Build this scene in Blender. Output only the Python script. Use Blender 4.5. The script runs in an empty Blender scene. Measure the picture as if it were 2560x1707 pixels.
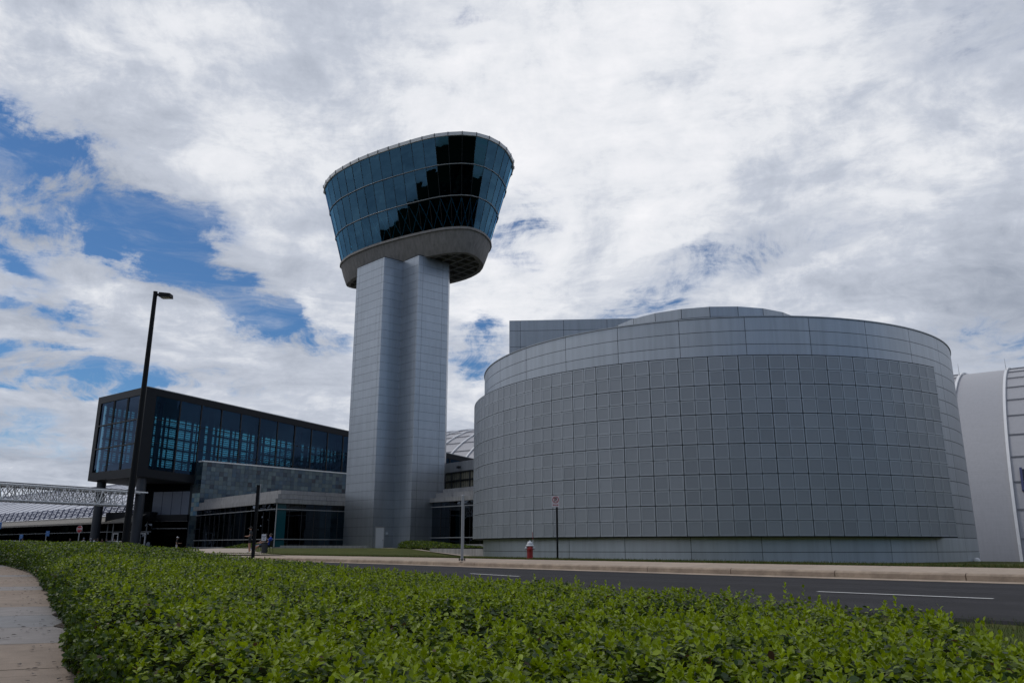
import bpy, bmesh, math, random
import numpy as np
from mathutils import Vector, Matrix
R = math.radians
rng = np.random.default_rng(7)
random.seed(7)
scene = bpy.context.scene
col = scene.collection

# ------------------------------------------------------------------ camera
F_PX, PITCH, EYE = 1956.0, R(14.7), 0.6
cT, sT = math.cos(PITCH), math.sin(PITCH)

def ray(u, v):
    r, up = (u - 1280) / F_PX, (853.5 - v) / F_PX
    return Vector((r, cT - up * sT, sT + up * cT))

def at(u, v, Y):
    d = ray(u, v)
    return Vector((d.x * Y / d.y, Y, EYE + d.z * Y / d.y))

cam_d = bpy.data.cameras.new('camera')
cam = bpy.data.objects.new('camera', cam_d)
col.objects.link(cam)
cam.location = (0, 0, EYE)
cam.rotation_euler = (R(90) + PITCH, 0, 0)
cam_d.sensor_width = 36
cam_d.lens = F_PX / 2560 * 36
cam_d.clip_start, cam_d.clip_end = 0.1, 8000
scene.camera = cam
scene.view_settings.view_transform = 'Standard'
scene.view_settings.look = 'None'
scene.view_settings.exposure = 0
scene.view_settings.gamma = 1

# ------------------------------------------------------------------ node helpers
class NT:
    def __init__(s, tree):
        s.t = tree; s.n = tree.nodes; s.l = tree.links
    def node(s, typ, **kw):
        n = s.n.new(typ)
        for k, v in kw.items(): setattr(n, k, v)
        return n
    def put(s, sock, v):
        if isinstance(v, bpy.types.NodeSocket): s.l.new(v, sock)
        elif v is not None: sock.default_value = v
    def math(s, op, a, b=None, c=None, clamp=False):
        n = s.node('ShaderNodeMath', operation=op, use_clamp=clamp)
        s.put(n.inputs[0], a)
        if b is not None: s.put(n.inputs[1], b)
        if c is not None: s.put(n.inputs[2], c)
        return n.outputs[0]
    def vmath(s, op, a, b=None, scale=None):
        n = s.node('ShaderNodeVectorMath', operation=op)
        s.put(n.inputs[0], a)
        if b is not None: s.put(n.inputs[1], b)
        if scale is not None: s.put(n.inputs[3], scale)
        return n.outputs['Value'] if op in ('LENGTH', 'DOT_PRODUCT', 'DISTANCE') else n.outputs[0]
    def rng(s, v, a, b, c=0.0, d=1.0, smooth=True):
        n = s.node('ShaderNodeMapRange', interpolation_type='SMOOTHSTEP' if smooth else 'LINEAR')
        s.put(n.inputs[0], v)
        for i, x in enumerate((a, b, c, d)): s.put(n.inputs[i + 1], x)
        return n.outputs[0]
    def mix(s, f, a, b, mode='MIX'):
        n = s.node('ShaderNodeMix', data_type='RGBA', blend_type=mode)
        n.clamp_factor = True
        s.put(n.inputs[0], f); s.put(n.inputs[6], a); s.put(n.inputs[7], b)
        return n.outputs[2]
    def noise(s, vec, scale, detail=4, rough=0.55, dist=0.0):
        n = s.node('ShaderNodeTexNoise')
        s.put(n.inputs['Vector'], vec)
        n.inputs['Scale'].default_value = scale
        n.inputs['Detail'].default_value = detail
        n.inputs['Roughness'].default_value = rough
        n.inputs['Distortion'].default_value = dist
        return n.outputs[0]

def c4(c): return (c[0], c[1], c[2], 1.0)

MATS = {}
def mat(name, base=(0.5, 0.5, 0.5), rough=0.6, metal=0.0, var=0.0, vscale=2.0, bump=0.0, bscale=20.0,
        attr=None, streak=0.0, spec=0.5, tint2=None, stretch=(1, 1, 1), rvar=0.0, translucent=0.0):
    m = bpy.data.materials.new(name); m.use_nodes = True
    g = NT(m.node_tree); g.n.clear()
    out = g.node('ShaderNodeOutputMaterial'); b = g.node('ShaderNodeBsdfPrincipled')
    g.l.new(b.outputs[0], out.inputs[0])
    b.inputs['Roughness'].default_value = rough
    b.inputs['Metallic'].default_value = metal
    b.inputs['Specular IOR Level'].default_value = spec
    colr = c4(base)
    tc = g.node('ShaderNodeTexCoord').outputs['Object']
    if attr:
        a = g.node('ShaderNodeAttribute', attribute_name=attr)
        colr = a.outputs['Color']
    if var or tint2:
        mp = g.node('ShaderNodeMapping'); g.l.new(tc, mp.inputs[0]); mp.inputs['Scale'].default_value = stretch
        nz = g.noise(mp.outputs[0], vscale, 6, 0.6)
        f = g.rng(nz, 0.3, 0.7)
        if tint2: colr = g.mix(f, colr, c4(tint2))
        if var:
            v = g.rng(g.noise(mp.outputs[0], vscale * 3.1, 5, 0.65), 0.25, 0.75, 1 - var, 1 + var, smooth=False)
            cm = g.node('ShaderNodeCombineColor')
            for i in range(3): g.l.new(v, cm.inputs[i])
            colr = g.mix(1.0, colr, cm.outputs[0], 'MULTIPLY')
        if rvar:
            g.l.new(g.rng(nz, 0.3, 0.7, rough - rvar, rough + rvar), b.inputs['Roughness'])
    if streak:
        mp = g.node('ShaderNodeMapping'); g.l.new(tc, mp.inputs[0]); mp.inputs['Scale'].default_value = (1.3, 1.3, 0.07)
        v = g.rng(g.noise(mp.outputs[0], 2.4, 6, 0.62), 0.35, 0.72, 1.0 + streak * .4, 1 - streak)
        cm = g.node('ShaderNodeCombineColor')
        for i in range(3): g.l.new(v, cm.inputs[i])
        colr = g.mix(1.0, colr, cm.outputs[0], 'MULTIPLY')
    g.put(b.inputs['Base Color'], colr)
    if bump:
        bp = g.node('ShaderNodeBump'); bp.inputs['Strength'].default_value = bump; bp.inputs['Distance'].default_value = 0.02
        g.l.new(g.noise(tc, bscale, 5, 0.6), bp.inputs['Height']); g.l.new(bp.outputs[0], b.inputs['Normal'])
    if translucent:
        tl = g.node('ShaderNodeBsdfTranslucent'); g.put(tl.inputs[0], colr)
        mx = g.node('ShaderNodeMixShader'); mx.inputs[0].default_value = translucent
        g.l.new(b.outputs[0], mx.inputs[1]); g.l.new(tl.outputs[0], mx.inputs[2]); g.l.new(mx.outputs[0], out.inputs[0])
    MATS[name] = m
    return m

def glass(name, trans=(0.3, 0.55, 0.6), refl=(0.8, 0.9, 1.0), base_r=0.08, ior=1.5, rough=0.0, wave=0.0, jit=0.0):
    m = bpy.data.materials.new(name); m.use_nodes = True
    g = NT(m.node_tree); g.n.clear()
    out = g.node('ShaderNodeOutputMaterial')
    t = g.node('ShaderNodeBsdfTransparent'); t.inputs[0].default_value = c4(trans)
    gl = g.node('ShaderNodeBsdfGlossy'); gl.inputs[0].default_value = c4(refl); gl.inputs['Roughness'].default_value = rough
    fr = g.node('ShaderNodeFresnel'); fr.inputs[0].default_value = ior
    f = g.math('ADD', fr.outputs[0], base_r, clamp=True)
    mx = g.node('ShaderNodeMixShader'); g.l.new(f, mx.inputs[0]); g.l.new(t.outputs[0], mx.inputs[1]); g.l.new(gl.outputs[0], mx.inputs[2])
    if wave:
        tc = g.node('ShaderNodeTexCoord').outputs['Object']
        bp = g.node('ShaderNodeBump'); bp.inputs['Strength'].default_value = wave; bp.inputs['Distance'].default_value = 0.05
        g.l.new(g.noise(tc, 0.7, 2, 0.5), bp.inputs['Height']); g.l.new(bp.outputs[0], gl.inputs['Normal'])
    g.l.new(mx.outputs[0], out.inputs[0])
    MATS[name] = m
    return m

# ------------------------------------------------------------------ mesh builder
class MB:
    def __init__(s): s.v = []; s.f = []; s.mi = []; s.cols = {}
    def face(s, pts, mi=0, c=None):
        i = len(s.v); s.v += [tuple(p) for p in pts]
        s.f.append(tuple(range(i, i + len(pts)))); s.mi.append(mi)
        if c is not None: s.cols[len(s.f) - 1] = c
    def hexa(s, b, t, mi=0, c=None):                       # bottom ring, top ring (same winding, ccw from above)
        n = len(b)
        s.face(list(reversed(b)), mi, c); s.face(t, mi, c)
        for i in range(n):
            j = (i + 1) % n
            s.face([b[i], b[j], t[j], t[i]], mi, c)
    def box(s, c, size, rz=0.0, mi=0, tilt=None):
        hx, hy, hz = size[0] / 2, size[1] / 2, size[2] / 2
        M = Matrix.Rotation(rz, 3, 'Z')
        if tilt is not None: M = M @ tilt
        c = Vector(c)
        P = lambda x, y, z: c + M @ Vector((x, y, z))
        s.hexa([P(-hx, -hy, -hz), P(hx, -hy, -hz), P(hx, hy, -hz), P(-hx, hy, -hz)],
               [P(-hx, -hy, hz), P(hx, -hy, hz), P(hx, hy, hz), P(-hx, hy, hz)], mi)
    def prism(s, poly, z0, z1, mi=0):
        a = sum(poly[i][0] * poly[(i + 1) % len(poly)][1] - poly[(i + 1) % len(poly)][0] * poly[i][1] for i in range(len(poly)))
        if a < 0: poly = poly[::-1]
        s.hexa([(p[0], p[1], z0) for p in poly], [(p[0], p[1], z1) for p in poly], mi)
    def bar(s, p, q, w, h=None, mi=0, up=Vector((0, 0, 1))):  # rectangular bar from p to q
        h = h or w
        p, q = Vector(p), Vector(q); d = (q - p).normalized()
        if abs(d.dot(up)) > 0.98: up = Vector((0, 1, 0))
        x = d.cross(up).normalized() * (w / 2); y = x.cross(d).normalized() * (h / 2)
        s.hexa([p - x - y, p + x - y, p + x + y, p - x + y], [q - x - y, q + x - y, q + x + y, q - x + y], mi)
    def tube(s, path, r, n=10, mi=0, cap=True):
        path = [Vector(p) for p in path]
        rs = r if isinstance(r, (list, tuple)) else [r] * len(path)
        rings = []
        for i, p in enumerate(path):
            d = (path[min(i + 1, len(path) - 1)] - path[max(i - 1, 0)]).normalized()
            a = Vector((0, 0, 1)) if abs(d.z) < 0.9 else Vector((0, 1, 0))
            x = d.cross(a).normalized(); y = d.cross(x).normalized()
            rings.append([p + (x * math.cos(2 * math.pi * k / n) + y * math.sin(2 * math.pi * k / n)) * rs[i] for k in range(n)])
        for a, b in zip(rings, rings[1:]):
            for k in range(n):
                j = (k + 1) % n
                s.face([a[k], b[k], b[j], a[j]], mi)
        if cap: s.face(rings[0], mi); s.face(rings[-1][::-1], mi)
    def lathe(s, prof, c=(0, 0, 0), n=20, mi=0):
        c = Vector(c)
        P = lambda r, z, k: c + Vector((r * math.cos(2 * math.pi * k / n), r * math.sin(2 * math.pi * k / n), z))
        for (r0, z0), (r1, z1) in zip(prof, prof[1:]):
            for k in range(n):
                if r0 < 1e-5: s.face([P(0, z0, k), P(r1, z1, k + 1), P(r1, z1, k)][::-1], mi)
                elif r1 < 1e-5: s.face([P(r0, z0, k), P(r0, z0, k + 1), P(0, z1, k)], mi)
                else: s.face([P(r0, z0, k), P(r0, z0, k + 1), P(r1, z1, k + 1), P(r1, z1, k)], mi)
    def build(s, name, mats, parent=None, smooth=False, local=False, weld=True):
        me = bpy.data.meshes.new(name)
        off = Vector((0, 0, 0))
        if parent is not None and not local:
            o = parent
            while o is not None: off += o.location; o = o.parent
        me.from_pydata([(x - off.x, y - off.y, z - off.z) for x, y, z in s.v], [], s.f)
        for m in (mats if isinstance(mats, (list, tuple)) else [mats]): me.materials.append(m)
        me.polygons.foreach_set('material_index', s.mi)
        if s.cols:
            at_ = me.color_attributes.new('tint', 'FLOAT_COLOR', 'CORNER')
            for p in me.polygons:
                c = s.cols.get(p.index, (.3, .3, .3))
                for li in p.loop_indices: at_.data[li].color = c4(c)
        if weld and not s.cols:
            bm = bmesh.new(); bm.from_mesh(me); bmesh.ops.remove_doubles(bm, verts=bm.verts, dist=0.0004); bm.to_mesh(me); bm.free()
        if smooth:
            me.polygons.foreach_set('use_smooth', [True] * len(me.polygons))
            me.set_sharp_from_angle(angle=R(40))
        me.update()
        o = bpy.data.objects.new(name, me); col.objects.link(o)
        if parent is not None: o.parent = parent
        return o

def thing(name, label, cat, loc=(0, 0, 0), rz=0.0, group=None):
    o = bpy.data.objects.new(name, None); col.objects.link(o)
    o.location = loc; o.rotation_euler = (0, 0, rz)
    o.empty_display_size = 0.3
    return tag(o, label, cat, group)

def tag(o, label, cat, group=None):
    o['label'] = label; o['category'] = cat
    if group: o['group'] = group
    return o

def struct(o, kind='structure'):
    o['kind'] = kind
    return o

def dup(root, loc, rz=None, label=None, swap=None):
    r = root.copy(); col.objects.link(r); r.location = loc
    if rz is not None: r.rotation_euler = (0, 0, rz)
    if label: r['label'] = label
    for ch in list(root.children):
        c = ch.copy(); col.objects.link(c); c.parent = r
        for g_ in ch.children:
            d = g_.copy(); col.objects.link(d); d.parent = c
    return r

def np_mesh(name, V, Fq, mats, cols=None, parent=None, nv=4, colname='tint'):
    """V (n,3) array, Fq (m,nv) faces all the same size, cols (m,3) per face"""
    me = bpy.data.meshes.new(name)
    me.vertices.add(len(V)); me.vertices.foreach_set('co', V.astype(np.float32).ravel())
    m = len(Fq)
    me.loops.add(m * nv); me.loops.foreach_set('vertex_index', Fq.astype(np.int32).ravel())
    me.polygons.add(m)
    me.polygons.foreach_set('loop_start', np.arange(0, m * nv, nv, dtype=np.int32))
    for mm in (mats if isinstance(mats, (list, tuple)) else [mats]): me.materials.append(mm)
    if cols is not None:
        a = me.color_attributes.new(colname, 'FLOAT_COLOR', 'CORNER')
        c = np.repeat(np.concatenate([cols, np.ones((m, 1))], 1), nv, axis=0).astype(np.float32)
        a.data.foreach_set('color', c.ravel())
    me.update(calc_edges=True); me.validate()
    o = bpy.data.objects.new(name, me); col.objects.link(o)
    if parent is not None: o.parent = parent
    return o

def smooth01(a, b, x):
    t = np.clip((np.asarray(x, float) - a) / (b - a), 0, 1)
    return t * t * (3 - 2 * t)

# ------------------------------------------------------------------ world: daylight sky behind broken cloud
SUN_EL, SUN_AZ = R(58), R(-75)          # azimuth measured from +Y towards +X
w = bpy.data.worlds.new('World'); scene.world = w; w.use_nodes = True
g = NT(w.node_tree); g.n.clear()
wo = g.node('ShaderNodeOutputWorld'); bg = g.node('ShaderNodeBackground'); g.l.new(bg.outputs[0], wo.inputs[0])
bg.inputs[1].default_value = 0.1
sky = g.node('ShaderNodeTexSky', sky_type='NISHITA'); sky.sun_disc = False
sky.sun_elevation = SUN_EL; sky.sun_rotation = SUN_AZ; sky.ozone_density = 3.0; sky.dust_density = 0.3; sky.air_density = 1.0
d = g.node('ShaderNodeTexCoord').outputs['Generated']
sp = g.node('ShaderNodeSeparateXYZ'); g.l.new(d, sp.inputs[0])
dx, dy, dz = sp.outputs
zz = g.math('ADD', g.math('MAXIMUM', dz, 0.0), 0.16)
px_, py_ = g.math('DIVIDE', dx, zz), g.math('DIVIDE', dy, zz)
cb = g.node('ShaderNodeCombineXYZ'); g.l.new(px_, cb.inputs[0]); g.l.new(py_, cb.inputs[1])
pl = cb.outputs[0]
warp = g.node('ShaderNodeTexNoise'); g.l.new(pl, warp.inputs[0]); warp.inputs['Scale'].default_value = 1.3; warp.inputs['Detail'].default_value = 3
wv = g.vmath('SCALE', g.vmath('SUBTRACT', warp.outputs[1], (0.5, 0.5, 0.5)), scale=0.55)
plw = g.vmath('ADD', pl, wv)
# streaked coordinate
mp = g.node('ShaderNodeMapping'); g.l.new(plw, mp.inputs[0]); mp.inputs['Rotation'].default_value = (0, 0, R(35)); mp.inputs['Scale'].default_value = (0.55, 1.5, 1)
nA = g.noise(plw, 0.85, 9, 0.58)
nB = g.noise(mp.outputs[0], 1.9, 10, 0.62)
nC = g.noise(plw, 9.0, 8, 0.66)
nD = g.noise(mp.outputs[0], 6.0, 8, 0.7)
dw = g.vmath('ADD', d, g.vmath('SCALE', g.vmath('SUBTRACT', warp.outputs[1], (0.5, 0.5, 0.5)), scale=0.16))
nE = g.noise(dw, 7.5, 10, 0.60, 0.25)
nG = g.noise(dw, 24.0, 8, 0.68, 0.2)
mpd = g.node('ShaderNodeMapping'); g.l.new(dw, mpd.inputs[0]); mpd.inputs['Rotation'].default_value = (0, R(-32), 0); mpd.inputs['Scale'].default_value = (0.32, 1, 2.0)
nH = g.noise(mpd.outputs[0], 11.0, 9, 0.66, 0.3)
# azimuth / elevation, softly warped
wz = g.node('ShaderNodeTexNoise'); g.l.new(pl, wz.inputs[0]); wz.inputs['Scale'].default_value = 2.2; wz.inputs['Detail'].default_value = 7; wz.inputs['Roughness'].default_value = 0.62
wsp = g.node('ShaderNodeSeparateColor'); g.l.new(wz.outputs[1], wsp.inputs[0])
az = g.math('ADD', g.math('ARCTAN2', dx, dy), g.math('MULTIPLY', g.math('SUBTRACT', wsp.outputs[0], 0.5), 0.16))
el = g.math('ADD', g.math('ARCSINE', dz), g.math('MULTIPLY', g.math('SUBTRACT', wsp.outputs[1], 0.5), 0.12))
BLOBS = [  # u, v (where in the photo's sky), half sizes in px, turn, weight
    (110, 450, 300, 120, 8, 1.0), (330, 560, 230, 90, 25, 0.95), (540, 690, 230, 60, 32, 0.95), (720, 800, 130, 34, 20, 0.75),
    (60, 620, 160, 50, 10, .55), (200, 505, 105, 70, 20, -0.55), (250, 700, 240, 45, 22, -0.5), (330, 640, 60, 30, 50, -.4),
    (120, 775, 160, 26, 12, .45), (90, 930, 230, 36, 4, 0.75), (440, 950, 200, 24, 4, .55), (520, 540, 110, 40, 20, .45),
    (1175, 870, 80, 45, -20, 0.72), (1215, 920, 80, 20, 0, .45), (1310, 590, 80, 100, 30, .46), (1570, 745, 120, 34, -8, 0.40),
    (1790, 650, 250, 46, -18, .42), (2050, 590, 120, 30, 0, .2), (2490, 20, 190, 70, 0, .22), (2500, 850, 150, 80, 0, .38),
    (90, 1100, 300, 40, 0, .35), (1150, 70, 200, 40, 0, .25)]
acc = None
for (u, v, ru, rv, tn, wt) in BLOBS:
    dd = ray(u, v).normalized()
    a0, e0 = math.atan2(dd.x, dd.y), math.asin(dd.z)
    x = g.math('SUBTRACT', az, a0); y = g.math('SUBTRACT', e0, el)
    ct, st = math.cos(R(tn)), math.sin(R(tn))
    x2 = g.math('ADD', g.math('MULTIPLY', x, ct / (ru / F_PX)), g.math('MULTIPLY', y, st / (ru / F_PX)))
    y2 = g.math('ADD', g.math('MULTIPLY', x, -st / (rv / F_PX)), g.math('MULTIPLY', y, ct / (rv / F_PX)))
    r2 = g.math('ADD', g.math('MULTIPLY', x2, x2), g.math('MULTIPLY', y2, y2))
    b_ = g.math('MULTIPLY', g.rng(r2, 2.6, 0.0), wt * 0.95)
    acc = b_ if acc is None else g.math('ADD', acc, b_)
# the sky behind the photographer is broken too, bluer towards the right
back = g.math('MULTIPLY', g.rng(dy, -0.1, -0.55), g.rng(g.math('ADD', g.noise(d, 3.2, 5, 0.55), g.math('MULTIPLY', dx, 0.10)), 0.44, 0.58, 0.05, 1.0))
acc = g.math('ADD', acc, back)
frag = g.math('ADD', g.math('MULTIPLY', acc, 1.9, clamp=True), 0.18)
nsum = g.math('MULTIPLY', g.math('SUBTRACT', nB, 0.5), 0.7)
for nn_, k_ in ((nE, 3.4), (nH, 4.0), (nG, 2.8)):
    nsum = g.math('ADD', nsum, g.math('MULTIPLY', g.math('SUBTRACT', nn_, 0.5), k_))
acc = g.math('ADD', acc, g.math('MULTIPLY', nsum, frag))
blue = g.rng(acc, 0.06, 1.30)
mpw = g.node('ShaderNodeMapping'); g.l.new(dw, mpw.inputs[0]); mpw.inputs['Rotation'].default_value = (0, R(-38), 0); mpw.inputs['Scale'].default_value = (0.22, 0.7, 2.4)
wisp = g.rng(g.noise(mpw.outputs[0], 9.0, 10, 0.68, 0.5), 0.46, 0.74, 0.0, 0.50)
blue = g.math('MULTIPLY', blue, g.math('SUBTRACT', 1.0, wisp))
# cloud light and dark
lum = g.math('MULTIPLY', g.math('SUBTRACT', nA, 0.5), 2.0)
for nn_, k_ in ((nB, 1.6), (nE, 2.4), (nH, 1.5), (nG, 1.2), (nC, 0.9)):
    lum = g.math('ADD', lum, g.math('MULTIPLY', g.math('SUBTRACT', nn_, 0.5), k_))
lum = g.math('SUBTRACT', lum, g.math('MULTIPLY', g.rng(acc, -0.35, 0.3), 0.30))
gd = ray(1330, 330).normalized()
glow = g.rng(g.vmath('DISTANCE', d, tuple(gd)), 0.75, 0.0, -0.15, 0.6)
lum = g.math('ADD', lum, glow)
cr = g.node('ShaderNodeValToRGB'); g.l.new(g.rng(lum, -0.95, 0.95, 0, 1, smooth=False), cr.inputs[0])
E_ = cr.color_ramp.elements
E_[0].position = 0.0; E_[0].color = (3.3, 3.7, 4.5, 1)
E_[1].position = 1.0; E_[1].color = (9.3, 9.3, 9.6, 1)
e = cr.color_ramp.elements.new(0.45); e.color = (5.5, 5.9, 6.75, 1)
e = cr.color_ramp.elements.new(0.7); e.color = (7.9, 8.1, 8.55, 1)
skyc = g.mix(1.0, sky.outputs[0], (0.40, 0.60, 0.78, 1), 'MULTIPLY')
colr = g.mix(blue, cr.outputs[0], skyc)
low = g.rng(dz, -0.02, 0.0)
colr = g.mix(low, (0.9, 1.0, 0.8, 1), colr)
g.l.new(colr, bg.inputs[0])

sl = bpy.data.lights.new('sun', 'SUN'); sl.energy = 0.9; sl.angle = R(14); sl.color = (1.0, 0.95, 0.88)
so = bpy.data.objects.new('sun', sl); col.objects.link(so)
sdir = Vector((math.sin(SUN_AZ) * math.cos(SUN_EL), math.cos(SUN_AZ) * math.cos(SUN_EL), math.sin(SUN_EL)))
so.rotation_euler = sdir.to_track_quat('Z', 'Y').to_euler(); so.location = sdir * 60 + Vector((0, 0, 60))

# ------------------------------------------------------------------ materials
clad = mat('brushed_cladding', (0.36, 0.385, 0.415), 0.42, 0.75, var=0.06, vscale=0.25, streak=0.10)
clad_t = mat('tower_cladding', (0.42, 0.44, 0.465), 0.36, 0.85, var=0.05, vscale=0.25, streak=0.08, attr='tint')
clad_f = mat('fascia_cladding', (0.5, 0.53, 0.56), 0.42, 0.8, streak=0.10, attr='tint')
scr = mat('screen_frame_metal', (0.34, 0.36, 0.38), 0.46, 0.75, attr='tint')
scr_c = mat('screen_perforated', (0.24, 0.255, 0.275), 0.50, 0.72, attr='tint')
seam = mat('dark_joint', (0.035, 0.045, 0.055), 0.7)
dark = mat('dark_cladding', (0.012, 0.014, 0.018), 0.45, 0.0, var=0.1, vscale=0.5, spec=0.25)
black = mat('black_paint', (0.008, 0.009, 0.011), 0.5, spec=0.18)
blackm = mat('black_mullion', (0.012, 0.014, 0.017), 0.5)
interior = mat('dark_interior', (0.006, 0.007, 0.009), 0.9, spec=0.1)
conc = mat('cast_concrete', (0.30, 0.295, 0.285), 0.85, var=0.14, vscale=0.7, streak=0.28, bump=0.15)
fasc = mat('fascia_concrete', (0.31, 0.307, 0.31), 0.8, var=0.08, vscale=0.5, streak=0.22)
concd = mat('tower_concrete', (0.235, 0.222, 0.212), 0.8, var=0.12, vscale=0.8, streak=0.22, bump=0.15)
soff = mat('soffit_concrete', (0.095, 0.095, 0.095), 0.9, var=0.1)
walk = mat('sidewalk_concrete', (0.42, 0.335, 0.26), 0.9, var=0.13, vscale=1.4, bump=0.25, bscale=60, attr='tint')
kerbm = mat('kerb_concrete', (0.42, 0.33, 0.25), 0.9, var=0.22, vscale=1.6, bump=0.3, bscale=40, tint2=(0.30, 0.235, 0.18))
asph = mat('asphalt', (0.025, 0.024, 0.027), 0.85, var=0.20, vscale=0.35, bump=0.5, bscale=160, tint2=(0.037, 0.035, 0.037), spec=0.25)
paint = mat('road_paint', (0.75, 0.75, 0.74), 0.6, var=0.12, vscale=9)
white = mat('white_steel', (0.86, 0.86, 0.85), 0.45, var=0.04)
whitep = mat('white_panel', (0.78, 0.78, 0.78), 0.5)
roofw = mat('pale_roof', (0.50, 0.51, 0.56), 0.55, var=0.06, vscale=0.12, streak=0.08)
vaultm = mat('vault_skin', (0.375, 0.375, 0.40), 0.45, var=0.05, vscale=0.35, stretch=(.3, .3, 6), streak=0.05)
bluem = mat('blue_steel', (0.07, 0.085, 0.16), 0.5)
signblue = mat('sign_blue', (0.07, 0.20, 0.48), 0.5)
signred = mat('sign_red', (0.36, 0.02, 0.025), 0.5)
redp = mat('hydrant_red', (0.30, 0.018, 0.018), 0.45, var=0.15, vscale=9)
grayp = mat('grey_steel', (0.38, 0.39, 0.40), 0.45, 0.4, var=0.06)
lawnm = mat('lawn_grass', (0.055, 0.075, 0.018), 0.95, var=0.35, vscale=0.5, bump=0.6, bscale=30, tint2=(0.085, 0.085, 0.026), spec=0.1)
soil = mat('soil', (0.045, 0.032, 0.022), 0.95, var=0.4, vscale=3, bump=0.5)
leafm = mat('hedge_leaf', (0.07, 0.12, 0.02), 0.40, attr='tint', translucent=0.36, spec=0.30)
bladem = mat('grass_blade', (0.07, 0.10, 0.02), 0.6, attr='tint', translucent=0.25, spec=0.2)
twig = mat('twig', (0.05, 0.033, 0.02), 0.9)
tile = mat('glazed_tile', (0.1, 0.14, 0.16), 0.22, attr='tint', var=0.12, vscale=0.9, spec=0.6)
greyblue = mat('grey_blue_panel', (0.16, 0.19, 0.25), 0.25, spec=0.6, var=0.05)
frit = mat('beige_glazing', (0.30, 0.28, 0.21), 0.35, var=0.1)
tealp = mat('teal_pane', (0.010, 0.075, 0.095), 0.12, spec=0.6)
gl_tower = glass('tower_glass', (0.20, 0.46, 0.60), (0.25, 0.58, 0.88), 0.09, 1.5, wave=0.03)
gl_box = glass('gallery_glass', (0.20, 0.45, 0.57), (0.22, 0.42, 0.75), 0.02, 1.45, wave=0.02)
gl_end = glass('gallery_end_glass', (0.12, 0.27, 0.36), (0.35, 0.5, 0.75), 0.03, 1.5, wave=0.02)
gl_wing = glass('pavilion_glass', (0.05, 0.085, 0.1), (0.7, 0.8, 0.95), 0.05, 1.5, wave=0.03)

# ------------------------------------------------------------------ ground, road, kerb, sidewalks
def spline(pts, n=8):
    out = []
    P = [Vector((*p, 0)) for p in pts]
    for i in range(len(P) - 1):
        p0, p1, p2, p3 = P[max(i - 1, 0)], P[i], P[i + 1], P[min(i + 2, len(P) - 1)]
        for k in range(n):
            t = k / n
            out.append(0.5 * ((2 * p1) + (-p0 + p2) * t + (2 * p0 - 5 * p1 + 4 * p2 - p3) * t * t + (-p0 + 3 * p1 - 3 * p2 + p3) * t ** 3))
    out.append(P[-1])
    return np.array([(p.x, p.y) for p in out])

def resample(P, step):
    seg = np.linalg.norm(np.diff(P, axis=0), axis=1); s = np.concatenate([[0], np.cumsum(seg)])
    n = max(2, int(s[-1] / step) + 1)
    t = np.linspace(0, s[-1], n)
    return np.stack([np.interp(t, s, P[:, 0]), np.interp(t, s, P[:, 1])], 1)

FE = spline([(46, -26), (33, -9), (20, 7), (14, 13.6), (9.86, 18), (5.54, 22.6), (0, 29.3), (-7.1, 38.3), (-15.2, 47.2), (-27, 57), (-42, 67), (-60, 77), (-90, 92)], 10)
FE = resample(FE, 0.6)
tg = np.gradient(FE, axis=0); tg /= np.linalg.norm(tg, axis=1)[:, None]
FN = np.stack([tg[:, 1], -tg[:, 0]], 1)            # points away from the camera side
if (FN[60] @ np.array([0.7, 0.7])) < 0: FN = -FN

def sdist(x, y):
    """signed distance beyond the far road edge (positive = behind it)"""
    p = np.stack([np.atleast_1d(x), np.atleast_1d(y)], 1)
    D = ((p[:, None, :] - FE[None, ::3, :]) ** 2).sum(2); k = D.argmin(1) * 3
    return ((p - FE[k]) * FN[k]).sum(1)

def T(x, y):
    """height of the lawns behind the road"""
    x = np.atleast_1d(np.asarray(x, float)); y = np.atleast_1d(np.asarray(y, float))
    dd = sdist(x, y) - 2.5
    z = 0.095 + 0.03 * smooth01(0, 2, dd)
    z = z + 0.36 * smooth01(48, 82, y) * smooth01(2, -9, x)
    z = z - .30 * smooth01(44, 60, y) * smooth01(-10, -3, x)
    z = z - 1.2 * smooth01(3.2, 14, dd) * smooth01(-3, 6, x)
    left = smooth01(-27, -36, x)
    z = z * (1 - left) + (-0.2) * left
    return z

def ribbon(offs, zs, name, mt, seg=0, gap=0.012, kind='structure', tint=None, i0=0, i1=None):
    m = MB()
    i1 = i1 or len(FE)
    pts = FE[i0:i1]; nn = FN[i0:i1]
    if seg:
        s = np.concatenate([[0], np.cumsum(np.linalg.norm(np.diff(pts, axis=0), axis=1))])
        cuts = np.arange(0, s[-1], seg)
        rows = []
        for a in cuts:
            b_ = min(a + seg, s[-1])
            if b_ - a < .3: continue
            tt = np.linspace(a + gap / 2, b_ - gap / 2, 4)
            q = np.stack([np.interp(tt, s, pts[:, 0]), np.interp(tt, s, pts[:, 1])], 1)
            qn = np.stack([np.interp(tt, s, nn[:, 0]), np.interp(tt, s, nn[:, 1])], 1)
            rows.append((q, qn))
    else: rows = [(pts, nn)]
    for (q, qn) in rows:
        c = tint() if tint else None
        L = [[(*(q[i] + qn[i] * o), z) for o, z in zip(offs, zs)] for i in range(len(q))]
        for i in range(len(q) - 1):
            for j in range(len(offs) - 1):
                m.face([L[i][j], L[i][j + 1], L[i + 1][j + 1], L[i + 1][j]][::-1], 0, c)
        if seg: m.face(L[0], 0, c); m.face(L[-1][::-1], 0, c)
    o = m.build(name, mt)
    return struct(o, kind)

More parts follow.
